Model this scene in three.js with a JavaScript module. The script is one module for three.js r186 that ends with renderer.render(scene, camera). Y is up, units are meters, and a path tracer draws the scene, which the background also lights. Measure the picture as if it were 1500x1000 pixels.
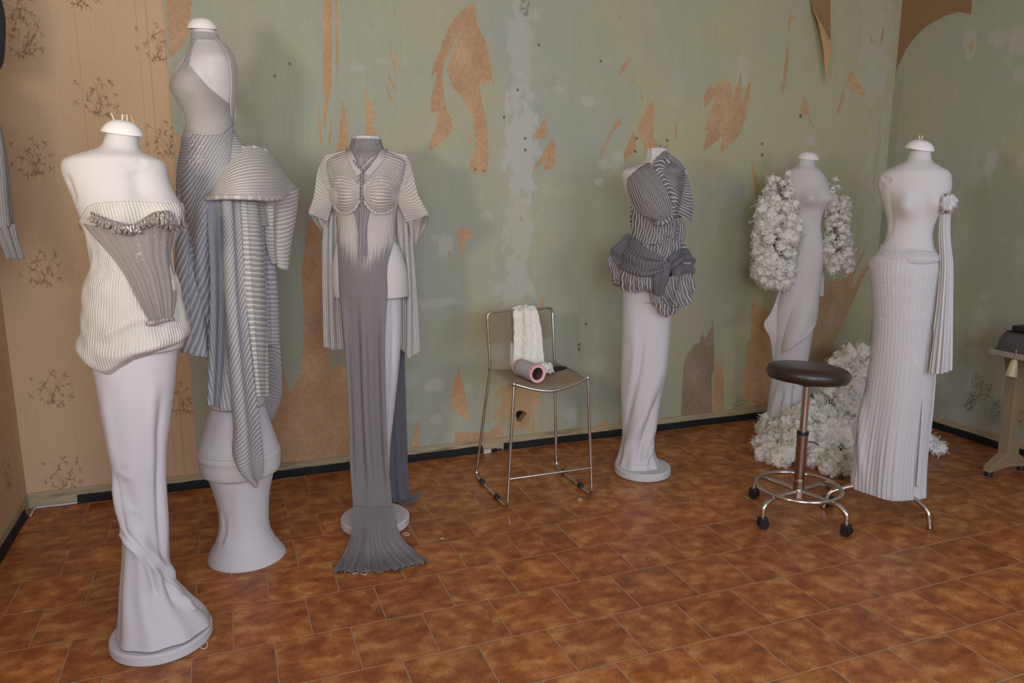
import * as THREE from 'three';
import { mergeGeometries, toCreasedNormals } from 'three/addons/utils/BufferGeometryUtils.js';
import { RoundedBoxGeometry } from 'three/addons/geometries/RoundedBoxGeometry.js';
import { RectAreaLightUniformsLib } from 'three/addons/lights/RectAreaLightUniformsLib.js';
import { createNoise2D, createNoise3D } from 'simplex-noise';

// ---------------------------------------------------------------- camera, light, exposure
const V = (x, y, z) => new THREE.Vector3(x, y, z);
const scene = new THREE.Scene();
const renderer = new THREE.WebGLRenderer();
renderer.toneMapping = THREE.LinearToneMapping;
renderer.toneMappingExposure = 0.925;
renderer.shadowMap.enabled = true;
RectAreaLightUniformsLib.init();
const FOCAL = 1087.84, PITCH = 0.19096, YAW = 0.3682, ROLL = 0.0032, EYE = V(0, 1.445, 3.887);
const fwd = V(Math.sin(YAW) * Math.cos(PITCH), -Math.sin(PITCH), -Math.cos(YAW) * Math.cos(PITCH));
const r0 = V(Math.cos(YAW), 0, Math.sin(YAW)), u0 = r0.clone().cross(fwd);
const camR = r0.clone().multiplyScalar(Math.cos(ROLL)).addScaledVector(u0, Math.sin(ROLL));
const camU = u0.clone().multiplyScalar(Math.cos(ROLL)).addScaledVector(r0, -Math.sin(ROLL));
const camera = new THREE.PerspectiveCamera(2 * Math.atan(500 / FOCAL) * 180 / Math.PI, 1.5, 0.05, 60);
camera.position.copy(EYE);
camera.quaternion.setFromRotationMatrix(new THREE.Matrix4().makeBasis(camR, camU, fwd.clone().negate()));
scene.add(camera);
scene.background = new THREE.Color(0.62, 0.74, 0.95);

// warm photo lamp standing by the left wall (its stand is built further down)
const LAMP = V(-0.72, 1.68, 3.0);
const key = new THREE.SpotLight(new THREE.Color(1, 0.86, 0.62), 7.0, 0, 1.05, 1, 2);
key.position.copy(LAMP); key.target.position.set(2.0, 2.5, 0);
key.castShadow = true; key.shadow.radius = 6; key.shadow.mapSize.set(2048, 2048);
scene.add(key, key.target);
// daylight windows behind the camera, the right one added to lighten the right side
for (const [x, w, k] of [[-0.05, 1.6, 12.4], [2.5, 1.7, 5.6]]) {
  const day = new THREE.RectAreaLight(new THREE.Color(0.765, 0.85, 1), k, w, 1.5);
  day.position.set(x, 1.75, 5.52); day.lookAt(x, 1.75, 0); scene.add(day);
}

// ---------------------------------------------------------------- helpers
let seed = 12345;
const rnd = () => { seed = (seed * 1664525 + 1013904223) >>> 0; return seed / 4294967296; };
const rr = (a, b) => a + (b - a) * rnd();
const n2 = createNoise2D(rnd), n3 = createNoise3D(rnd);
const fbm = (x, y, o = 4) => { let s = 0, a = 0.5; for (let i = 0; i < o; i++) { s += a * n2(x, y); x *= 2.03; y *= 2.03; a *= 0.5; } return s; };
const clamp = (x, a = 0, b = 1) => Math.min(b, Math.max(a, x));
const sstep = (a, b, x) => { const t = clamp((x - a) / (b - a)); return t * t * (3 - 2 * t); };
const lerp = (a, b, t) => a + (b - a) * t;
const gauss = (x) => Math.exp(-x * x);

const ray = (px, py) => fwd.clone().multiplyScalar(FOCAL).addScaledVector(camR, px - 750).addScaledVector(camU, 500 - py).normalize();
const onFloor = (px, py, y = 0) => { const d = ray(px, py); return EYE.clone().addScaledVector(d, (y - EYE.y) / d.y); };
const onBack = (px, py, z = 0) => { const d = ray(px, py); return EYE.clone().addScaledVector(d, (z - EYE.z) / d.z); };
const onX = (px, py, x) => { const d = ray(px, py); return EYE.clone().addScaledVector(d, (x - EYE.x) / d.x); };
const project = (p) => { const q = p.clone().sub(EYE), w = q.dot(fwd); return [750 + FOCAL * q.dot(camR) / w, 500 - FOCAL * q.dot(camU) / w]; };

const used = {};
const numbered = (n) => { used[n] = (used[n] ?? -1) + 1; return used[n] ? `${n}_${String(used[n]).padStart(3, '0')}` : n; };
function tag(o, label, category, group, kind) {
  o.userData.label = label; if (category) o.userData.category = category;
  if (group) o.userData.group = group; if (kind) o.userData.kind = kind;
  return o;
}
function mesh(name, geo, mat, parent) {
  const m = new THREE.Mesh(geo, mat); m.name = parent ? name : numbered(name);
  m.castShadow = m.receiveShadow = true; (parent ?? scene).add(m); return m;
}
function thing(name, label, category, pos = V(0, 0, 0), turn = 0, group) {
  const g = new THREE.Group(); g.name = numbered(name); g.position.copy(pos); g.rotation.y = turn; scene.add(g);
  return tag(g, label, category, group);
}
function struct(name, geo, mat, label) {
  const m = mesh(name, geo, mat); m.userData.kind = 'structure'; if (label) m.userData.label = label; return m;
}
const cleanG = (g) => { const q = g.index ? g.toNonIndexed() : g; for (const k of Object.keys(q.attributes)) if (!['position', 'normal', 'uv'].includes(k)) q.deleteAttribute(k); return q; };
const merge = (a) => mergeGeometries(a.map(cleanG));
const box = (w, h, d, x = 0, y = 0, z = 0) => new THREE.BoxGeometry(w, h, d).translate(x, y, z);
const rbox = (w, h, d, r, x = 0, y = 0, z = 0) => new RoundedBoxGeometry(w, h, d, 2, r).translate(x, y, z);
function tube(pts, r, seg = 24, rad = 8, tension = 0.5) {
  const c = new THREE.CatmullRomCurve3(pts, false, 'catmullrom', tension);
  return capTube(new THREE.TubeGeometry(c, seg, r, rad, false), pts, r);
}
function capTube(g, pts, r) {
  return merge([g, new THREE.SphereGeometry(r, 8, 5).translate(...pts[0].toArray()), new THREE.SphereGeometry(r, 8, 5).translate(...pts[pts.length - 1].toArray())]);
}
// straight runs with rounded bends
function bentTube(pts, r, bend = 0.03, rad = 10) {
  const path = new THREE.CurvePath();
  let cur = pts[0];
  for (let i = 1; i < pts.length - 1; i++) {
    const a = pts[i].clone().sub(pts[i - 1]), b = pts[i + 1].clone().sub(pts[i]);
    const k = Math.min(bend, a.length() * 0.45, b.length() * 0.45);
    const p = pts[i].clone().addScaledVector(a.normalize(), -k), q = pts[i].clone().addScaledVector(b.normalize(), k);
    path.add(new THREE.LineCurve3(cur, p)); path.add(new THREE.QuadraticBezierCurve3(p, pts[i], q)); cur = q;
  }
  path.add(new THREE.LineCurve3(cur, pts[pts.length - 1]));
  const out = [];
  for (const c of path.curves) { const n = c.isLineCurve3 ? 1 : 7; for (let i = 0; i < n; i++) out.push(c.getPoint(i / n)); }
  out.push(pts[pts.length - 1]);
  // sweep rings with parallel transport
  const pos = [], idx = [], nor = []; let nrm = null;
  for (let i = 0; i < out.length; i++) {
    const t = out[Math.min(i + 1, out.length - 1)].clone().sub(out[Math.max(i - 1, 0)]).normalize();
    if (!nrm) { nrm = Math.abs(t.y) < 0.9 ? V(0, 1, 0) : V(1, 0, 0); }
    nrm = nrm.clone().addScaledVector(t, -nrm.dot(t)).normalize();
    const bn = t.clone().cross(nrm);
    for (let k = 0; k <= rad; k++) {
      const a = k / rad * Math.PI * 2, d = nrm.clone().multiplyScalar(Math.cos(a)).addScaledVector(bn, Math.sin(a));
      const p = out[i].clone().addScaledVector(d, r); pos.push(p.x, p.y, p.z); nor.push(d.x, d.y, d.z);
      if (i && k) { const A = (i - 1) * (rad + 1) + k - 1, B = A + 1, C = A + rad + 1, D = C + 1; idx.push(A, B, C, B, D, C); }
    }
  }
  const g = new THREE.BufferGeometry();
  g.setAttribute('position', new THREE.Float32BufferAttribute(pos, 3)); g.setAttribute('normal', new THREE.Float32BufferAttribute(nor, 3));
  g.setAttribute('uv', new THREE.Float32BufferAttribute(new Float32Array(pos.length / 3 * 2), 2)); g.setIndex(idx);
  return capTube(g, out, r);
}

// cubic through rows [key, v1, v2, ...]
function rowCurve(rows) {
  const n = rows.length, m = rows[0].length;
  const sl = rows.map((r, i) => r.map((_, k) => {
    const a = rows[Math.max(i - 1, 0)], b = rows[Math.min(i + 1, n - 1)]; return (b[k] - a[k]) / (b[0] - a[0]);
  }));
  return (y) => {
    let i = 0; while (i < n - 2 && y > rows[i + 1][0]) i++;
    const a = rows[i], b = rows[i + 1], h = b[0] - a[0], t = clamp((y - a[0]) / h), out = [];
    const h00 = 2 * t ** 3 - 3 * t * t + 1, h10 = t ** 3 - 2 * t * t + t, h01 = 1 - h00, h11 = t ** 3 - t * t;
    for (let k = 1; k < m; k++) out.push(h00 * a[k] + h10 * h * sl[i][k] + h01 * b[k] + h11 * h * sl[i + 1][k]);
    return out;
  };
}

// a place where a figure stands: local x to the viewer's right, z towards the viewer, y up, origin on the floor
class Spot {
  constructor(px, py) {
    this.base = onFloor(px, py);
    this.dir = EYE.clone().sub(this.base).setY(0).normalize();
    this.right = V(this.dir.z, 0, -this.dir.x);
    this.turn = Math.atan2(this.dir.x, this.dir.z);
  }
  loc(px, py, off = 0) {
    const d = ray(px, py), t = this.base.clone().sub(EYE).dot(this.dir) + off;
    const p = EYE.clone().addScaledVector(d, t / d.dot(this.dir)).sub(this.base);
    return V(p.dot(this.right), p.y, p.dot(this.dir));
  }
  floor(px, py, y = 0) { const p = onFloor(px, py, y).sub(this.base); return V(p.dot(this.right), y, p.dot(this.dir)); }
  world(p) { return this.base.clone().addScaledVector(this.right, p.x).addScaledVector(this.dir, p.z).add(V(0, p.y, 0)); }
  pix(p) { return project(this.world(p)); }
  // body outline rows [py, xLeft, xRight, depth ratio, centre offset]
  body(rows) { this.rows = rows; this.curve = rowCurve(rows.map((r) => [r[0], r[1], r[2], r[3] ?? 0.72, r[4] ?? 0])); return this; }
  ring(py, curve = this.curve) {
    const [xl, xr, dep, zc] = curve(py), a = this.loc(xl, py), b = this.loc(xr, py);
    return { y: (a.y + b.y) / 2, cx: (a.x + b.x) / 2, rx: (b.x - a.x) / 2, rz: (b.x - a.x) / 2 * dep, zc };
  }
  surf(px, py) {              // how far the body's front stands towards the viewer under this pixel
    let off = 0;
    for (let i = 0; i < 4; i++) {
      const p = this.loc(px, py, off), q = this.pix(V(p.x, p.y, 0));
      const r = this.ring(clamp(q[1], this.rows[0][0], this.rows[this.rows.length - 1][0])), s = clamp((p.x - r.cx) / r.rx, -0.985, 0.985);
      off = r.zc + r.rz * Math.sqrt(1 - s * s);
    }
    if (this.bumps) off += this.bumps(px, py);
    return off;
  }
}
// closed skin lofted over a spot's rows; mod(px, py, th, r) gives an outward displacement in metres
function loft(S, { rows, y0, y1, nu = 128, nv = 150, grow = 0, mod, uv = [1, 1], swap = false, top = () => 0, bottom = () => 0, caps = true, thick = 0 }) {
  const curve = rows ? rowCurve(rows.map((r) => [r[0], r[1], r[2], r[3] ?? 0.72, r[4] ?? 0])) : S.curve;
  const R = rows ?? S.rows; y0 ??= R[0][0]; y1 ??= R[R.length - 1][0];
  const pos = [], uvs = [], idx = [], W = nu + 1;
  const layer = (inset) => {
    for (let j = 0; j <= nv; j++) for (let i = 0; i <= nu; i++) {
      const th = (i / nu - 0.5) * Math.PI * 2, py = lerp(y0 + top(th), y1 + bottom(th), j / nv), r = S.ring(py, curve);
      const c = Math.cos(th), s = Math.sin(th);
      let nx = s / Math.max(r.rx, 1e-4), nz = c / Math.max(r.rz, 1e-4); const l = Math.hypot(nx, nz); nx /= l; nz /= l;
      const p = V(r.cx + r.rx * s, r.y, r.zc + r.rz * c);
      let d = grow - inset;
      if (mod) { const q = S.pix(p); d += mod(q[0], q[1], th, j / nv); }
      p.x += nx * d; p.z += nz * d; pos.push(p.x, p.y, p.z);
      const a = i / nu * uv[0], b = (1 - j / nv) * uv[1]; swap ? uvs.push(b, a) : uvs.push(a, b);
    }
  };
  const quads = (o, flip) => { for (let j = 0; j < nv; j++) for (let i = 0; i < nu; i++) { const A = o + j * W + i, B = A + 1, C = A + W, D = C + 1; flip ? idx.push(A, B, C, B, D, C) : idx.push(A, C, B, B, C, D); } };
  layer(0); quads(0, false);
  if (thick) {
    const o = pos.length / 3; layer(thick); quads(o, true);
    for (let i = 0; i < nu; i++) { idx.push(i, i + 1, o + i, i + 1, o + i + 1, o + i); const k = nv * W; idx.push(k + i, o + k + i, k + i + 1, k + i + 1, o + k + i, o + k + i + 1); }
  } else if (caps) for (const j of [0, nv]) {
    const k = pos.length / 3; let x = 0, y = 0, z = 0;
    for (let i = 0; i < nu; i++) { x += pos[(j * W + i) * 3]; y += pos[(j * W + i) * 3 + 1]; z += pos[(j * W + i) * 3 + 2]; }
    pos.push(x / nu, y / nu, z / nu); uvs.push(0.5, 0.5);
    for (let i = 0; i < nu; i++) j ? idx.push(j * W + i, k, j * W + i + 1) : idx.push(i, i + 1, k);
  }
  const g = new THREE.BufferGeometry();
  g.setAttribute('position', new THREE.Float32BufferAttribute(pos, 3)); g.setAttribute('uv', new THREE.Float32BufferAttribute(uvs, 2)); g.setIndex(idx);
  g.computeVertexNormals();
  const nm = g.attributes.normal;            // join the seam at the back
  for (let j = 0; j <= nv; j++) { const a = j * W, b = a + nu, n = V(nm.getX(a) + nm.getX(b), nm.getY(a) + nm.getY(b), nm.getZ(a) + nm.getZ(b)).normalize(); nm.setXYZ(a, n.x, n.y, n.z); nm.setXYZ(b, n.x, n.y, n.z); }
  return g;
}
const cr = (a, b, c, d, t) => 0.5 * (2 * b + (c - a) * t + (2 * a - 5 * b + 4 * c - d) * t * t + (3 * b - a - 3 * c + d) * t ** 3);
function crow(arr, t) {       // Catmull-Rom through an array of arrays
  const n = arr.length - 1, x = clamp(t) * n, i = Math.min(Math.floor(x), n - 1), f = x - i;
  const b = arr[i], c = arr[i + 1], a = arr[i - 1] ?? b.map((v, k) => 2 * v - c[k]), d = arr[i + 2] ?? c.map((v, k) => 2 * v - b[k]);
  return b.map((_, k) => cr(a[k], b[k], c[k], d[k], f));
}
// cloth: grid rows of [px, py, offset towards the viewer, conform 0..1]; a thin solid
function sheet(S, grid, { nu = 60, nv = 80, thick = 0.004, fold, warp, uv = [1, 1], swap = false, conform = 0, uvFn } = {}) {
  const net = grid.map((r) => r.map((p) => [p[0], p[1], p[2] ?? 0, p[3] ?? conform]));
  const P = [];
  for (let j = 0; j <= nv; j++) {
    const v = j / nv, cols = net.map((r) => r);
    for (let i = 0; i <= nu; i++) {
      const u = i / nu, q = crow(cols.map((r) => crow(r, u)), v);
      if (warp) { const w = warp(u, v); q[0] += w[0]; q[1] += w[1]; q[2] += w[2] ?? 0; }
      const c = clamp(q[3]); P.push(S.loc(q[0], q[1], q[2] + (c > 0.001 ? c * S.surf(q[0], q[1]) : 0)));
    }
  }
  return clothFrom(P, nu, nv, { thick, fold, uv, swap, uvFn });
}
function clothFrom(P, nu, nv, { thick = 0.004, fold, uv = [1, 1], swap = false, uvFn } = {}) {
  const W = nu + 1;
  const normals = (Q) => Q.map((_, k) => {
    const i = k % W, j = (k - i) / W;
    const a = Q[j * W + Math.min(i + 1, nu)].clone().sub(Q[j * W + Math.max(i - 1, 0)]), b = Q[Math.min(j + 1, nv) * W + i].clone().sub(Q[Math.max(j - 1, 0) * W + i]);
    return b.cross(a).normalize();
  });
  if (fold) { const N = normals(P); P = P.map((p, k) => p.clone().addScaledVector(N[k], fold((k % W) / nu, Math.floor(k / W) / nv))); }
  const N = normals(P), pos = [], uvs = [], idx = [];
  for (const s of [0.5, -0.5]) P.forEach((p, k) => {
    pos.push(p.x + N[k].x * s * thick, p.y + N[k].y * s * thick, p.z + N[k].z * s * thick);
    const u = (k % W) / nu, v = Math.floor(k / W) / nv, [a, b] = uvFn ? uvFn(u, v) : [u * uv[0], (1 - v) * uv[1]];
    swap ? uvs.push(b, a) : uvs.push(a, b);
  });
  const o = P.length;
  for (let j = 0; j < nv; j++) for (let i = 0; i < nu; i++) { const A = j * W + i, B = A + 1, C = A + W, D = C + 1; idx.push(A, C, B, B, C, D, o + A, o + B, o + C, o + B, o + D, o + C); }
  const rim = (a, b) => idx.push(a, b, o + a, b, o + b, o + a);
  for (let i = 0; i < nu; i++) { rim(i, i + 1); rim(nv * W + i + 1, nv * W + i); }
  for (let j = 0; j < nv; j++) { rim((j + 1) * W, j * W); rim(j * W + nu, (j + 1) * W + nu); }
  const g = new THREE.BufferGeometry();
  g.setAttribute('position', new THREE.Float32BufferAttribute(pos, 3)); g.setAttribute('uv', new THREE.Float32BufferAttribute(uvs, 2)); g.setIndex(idx);
  g.computeVertexNormals(); return g;
}
// distance from a pixel to a polyline with the side it lies on
function polyDist(x, y, pts) {
  let best = 1e9, side = 1, along = 0;
  for (let i = 0; i < pts.length - 1; i++) {
    const [ax, ay] = pts[i], [bx, by] = pts[i + 1], dx = bx - ax, dy = by - ay, t = clamp(((x - ax) * dx + (y - ay) * dy) / (dx * dx + dy * dy));
    const ex = x - ax - t * dx, ey = y - ay - t * dy, d = Math.hypot(ex, ey);
    if (d < best) { best = d; side = dx * ey - dy * ex > 0 ? 1 : -1; along = (i + t) / (pts.length - 1); }
  }
  return [best, side, along];
}
// folds drawn as pixel lines on the front of a skin: { pts, amp, w, step } (step: height difference across the line)
const creases = (list) => (px, py, th) => {
  const front = sstep(-0.25, 0.25, Math.cos(th)); if (!front) return 0;
  let d = 0;
  for (const c of list) {
    const [r, s, a] = polyDist(px, py, c.pts), fade = sstep(0, 0.32, a) * sstep(1, 0.72, a);
    if (c.amp) d += c.amp * fade * gauss(r / c.w);
    if (c.step) d += c.step * fade * s * Math.exp(-r / (c.w * 3)) * sstep(0, c.w * 0.5, r);
  }
  return d * front;
};

// ---------------------------------------------------------------- textures
function dataTex(w, h, fn, srgb = true) {
  const d = new Uint8Array(w * h * 4);
  for (let y = 0; y < h; y++) for (let x = 0; x < w; x++) { const c = fn(x / w, y / h, x, y), k = (y * w + x) * 4; d[k] = clamp(c[0], 0, 255); d[k + 1] = clamp(c[1] ?? c[0], 0, 255); d[k + 2] = clamp(c[2] ?? c[0], 0, 255); d[k + 3] = 255; }
  const t = new THREE.DataTexture(d, w, h); t.wrapS = t.wrapT = THREE.RepeatWrapping; t.magFilter = THREE.LinearFilter; t.minFilter = THREE.LinearMipmapLinearFilter; t.generateMipmaps = true;
  if (srgb) t.colorSpace = THREE.SRGBColorSpace; t.needsUpdate = true; return t;
}
const mix3 = (a, b, t) => [lerp(a[0], b[0], t), lerp(a[1], b[1], t), lerp(a[2], b[2], t)];
const std = (o) => new THREE.MeshStandardMaterial({ roughness: 0.9, ...o });
const phys = (o) => new THREE.MeshPhysicalMaterial({ roughness: 0.9, ...o });
// knitted rib cloth: lines run along v, eight ribs in one repeat of u
function ribMat(base, line, { duty = 0.35, bump = 0.003, rough = 0.9, wob = 0.04, sheen = 0.2, ribs = 8, knit = 0.5 } = {}) {
  const W = 256, H = 256, per = (u, v) => { const s = u * ribs + wob * Math.sin(v * 12.566 + Math.floor(u * ribs) * 1.7); return Math.abs((s - Math.floor(s)) - 0.5) * 2; };
  const hgt = (u, v) => sstep(1 - duty * 1.3, 1, 1 - per(u, v) * 1.0 + 0.0) ;
  const map = dataTex(W, H, (u, v, x, y) => { const k = sstep(1 - duty - 0.12, 1 - duty + 0.12, 1 - per(u, v)), n = ((x * 7 + y * 13) % 5 - 2) * 1.6 * knit + fbm(u * 20, v * 20, 2) * 8 * knit; return mix3(base, line, k).map((c) => c + n); });
  const bmp = dataTex(W, H, (u, v, x, y) => [40 + 190 * hgt(u, v) + ((y % 6) < 3 ? 12 : 0) * knit], false);
  return phys({ map, bumpMap: bmp, bumpScale: bump, roughness: rough, sheen, sheenRoughness: 0.6, sheenColor: new THREE.Color(0.8, 0.8, 0.82) });
}
function clothMat(c, { grain = 5, rough = 0.85, rep = 10, sheen = 0.25 } = {}) {
  const map = dataTex(128, 128, (u, v, x, y) => { const n = ((x % 4 < 2) ^ (y % 4 < 2) ? 1 : -1) * grain * 0.4 + fbm(u * 9, v * 9, 3) * grain; return c.map((q) => q + n); });
  map.repeat.set(rep, rep);
  return phys({ map, roughness: rough, sheen, sheenRoughness: 0.5, sheenColor: new THREE.Color(0.8, 0.8, 0.85) });
}
const chrome = std({ color: new THREE.Color(0.62, 0.6, 0.57), metalness: 1, roughness: 0.2 });
const blackPlastic = std({ color: new THREE.Color(0.012, 0.012, 0.014), roughness: 0.5 });
const whiteForm = clothMat([199, 196, 196], { grain: 3, rep: 14 });
const whiteCover = clothMat([199, 196, 200], { grain: 3, rep: 14, rough: 0.7 });

// ---------------------------------------------------------------- room
const XL = -0.94, XR = 4.2, ZF = 5.6, YC = 2.9, TH = 0.12;
const blob = (x, y, f, k) => { // soft patch with a ragged outline, f = [x, y, rx, ry, strength]
  const dx = (x - f[0]) / f[2], dy = (y - f[1]) / f[3], d = Math.hypot(dx, dy) + k; return f[4] * sstep(1.25, 0.75, d);
};
const pxM = (p, px, py, q) => p(px + q, py).distanceTo(p(px, py));      // metres for q pixels at that place of a wall
const green = [168, 171, 152], greenY = [178, 174, 142], greenB = [161, 168, 160], filler = [190, 188, 181], grime = [108, 100, 82];
function plaster(w, h, width, ox, dir, feats) {
  return dataTex(w, h, (u, v) => {
    const x = ox + dir * u * width, y = v * YC;
    const a = fbm(x * 1.1 + 3, y * 0.8, 4), b = fbm(x * 0.9 - 7, y * 0.5 + 9, 3), st = fbm(x * 26, y * 1.3, 3), fine = fbm(x * 60, y * 60, 2), mid = fbm(x * 6 + 1, y * 5, 4);
    const east = dir * width > 5.35 ? sstep(1.4, 3.6, x + a * 1.2) : 0.3; let c = mix3(green, greenY, clamp(sstep(-0.1, 0.55, a) * 0.6 + east)); c = mix3(c, greenB, sstep(0, 0.6, b) * 0.8 * (1 - east));
    c = mix3(c, filler, 0.2 * sstep(0.12, 0.6, mid) + 0.05 * sstep(0.1, 0.5, st));
    const rag = fbm(x * 9, y * 7, 4) * 0.8 + st * 0.35;
    let wmax = 0, dark = 0, tan = 0;
    for (const f of feats) { if (Math.abs(x - f[0]) > f[2] * 2.2 || Math.abs(y - f[1]) > f[3] * 2.2) continue; const k = blob(x, y, f, rag); if (f[5] === 'd') dark = Math.max(dark, k * sstep(-0.25, 0.4, fbm(x * 38, y * 38, 3) + 0.1)); else if (f[5] === 'n') dark = Math.max(dark, f[4] * sstep(1.2, 0.8, Math.hypot((x - f[0]) / f[2], (y - f[1]) / f[3]))); else if (f[5] === 't') tan = Math.max(tan, k); else wmax = Math.max(wmax, k); }
    c = mix3(c, filler, wmax); c = mix3(c, [190, 150, 104], tan); c = mix3(c, grime, dark);
    const n = fine * 5 + st * 2.5; return [c[0] + n, c[1] + n, c[2] + n];
  });
}
const bf = (px, py, rx, ry, s, t) => { const p = onBack(px, py), k = p.distanceTo(onBack(px, py + 1)), kx = p.distanceTo(onBack(px + 1, py)); return [p.x, p.y, rx * kx, ry * k, s, t]; };
const backFeats = [
  bf(762, 60, 19, 110, 0.55), bf(763, 215, 22, 90, 0.85), bf(760, 330, 20, 60, 0.6), bf(756, 420, 22, 50, 0.6), bf(648, 362, 13, 20, 0.75), bf(636, 445, 32, 7, 0.6), bf(634, 565, 13, 9, 0.75), bf(637, 615, 10, 8, 0.65), bf(876, 266, 6, 5, 0.9), bf(862, 150, 9, 7, 0.5),
  bf(816, 132, 7, 6, 0.45), bf(1088, 105, 9, 22, 0.5), bf(1186, 209, 8, 7, 0.55), bf(836, 612, 10, 12, 0.75), bf(834, 645, 14, 7, 0.75), bf(710, 318, 10, 7, 0.5), bf(360, 130, 10, 20, 0.3), bf(604, 612, 9, 8, 0.4), bf(597, 560, 14, 12, 0.4), bf(700, 640, 60, 16, 0.3), bf(1285, 60, 22, 90, 0.45), bf(1278, 300, 14, 130, 0.4),
  bf(525, 100, 12, 7, 0.5), bf(560, 90, 9, 5, 0.4), bf(820, 280, 26, 8, 0.3), bf(850, 535, 34, 12, 0.3), bf(886, 240, 9, 8, 0.6), bf(905, 235, 10, 12, 0.5), bf(990, 130, 14, 30, 0.25), bf(440, 600, 40, 60, 0.25),
  bf(770, 8, 8, 16, 0.55, 'd'), bf(1115, 590, 16, 30, 0.6, 'd'), bf(1085, 598, 14, 14, 0.4, 'd'), bf(966, 219, 10, 9, 0.5, 'd'), bf(975, 218, 5, 8, 0.7, 'd'), bf(1284, 230, 4, 60, 0.2, 'd'), bf(752, 560, 8, 14, 0.7, 'd'), bf(760, 650, 40, 5, 0.35, 'd'), bf(1000, 620, 120, 5, 0.3, 'd'),
  bf(757, 594, 26, 38, 0.75, 't'), bf(502, 590, 20, 90, 0.3, 't'), bf(640, 668, 50, 6, 0.5, 't'),
  ...[[769, 203], [769, 220], [758, 132], [1116, 211], [1116, 227], [932, 203], [930, 222], [977, 206], [424, 94], [402, 112], [858, 475], [848, 505], [848, 512], [738, 172], [880, 90], [789, 66]].map(([a, b]) => bf(a, b, 2, 2.2, 0.95, 'n')), bf(1173, 170, 2.5, 3.5, 0.95, 'n'),
];
const planarUV = (g, sx, ox, sy, oy, ax = 'x') => { const p = g.attributes.position, u = new Float32Array(p.count * 2); for (let i = 0; i < p.count; i++) { u[i * 2] = ((ax === 'x' ? p.getX(i) : p.getZ(i)) - ox) / sx; u[i * 2 + 1] = (p.getY(i) - oy) / sy; } g.setAttribute('uv', new THREE.BufferAttribute(u, 2)); return g; };
const wallBump = dataTex(512, 512, (u, v) => [128 + 90 * fbm(u * 14, v * 14, 4) + 30 * fbm(u * 60, v * 60, 2)], false);
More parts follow.
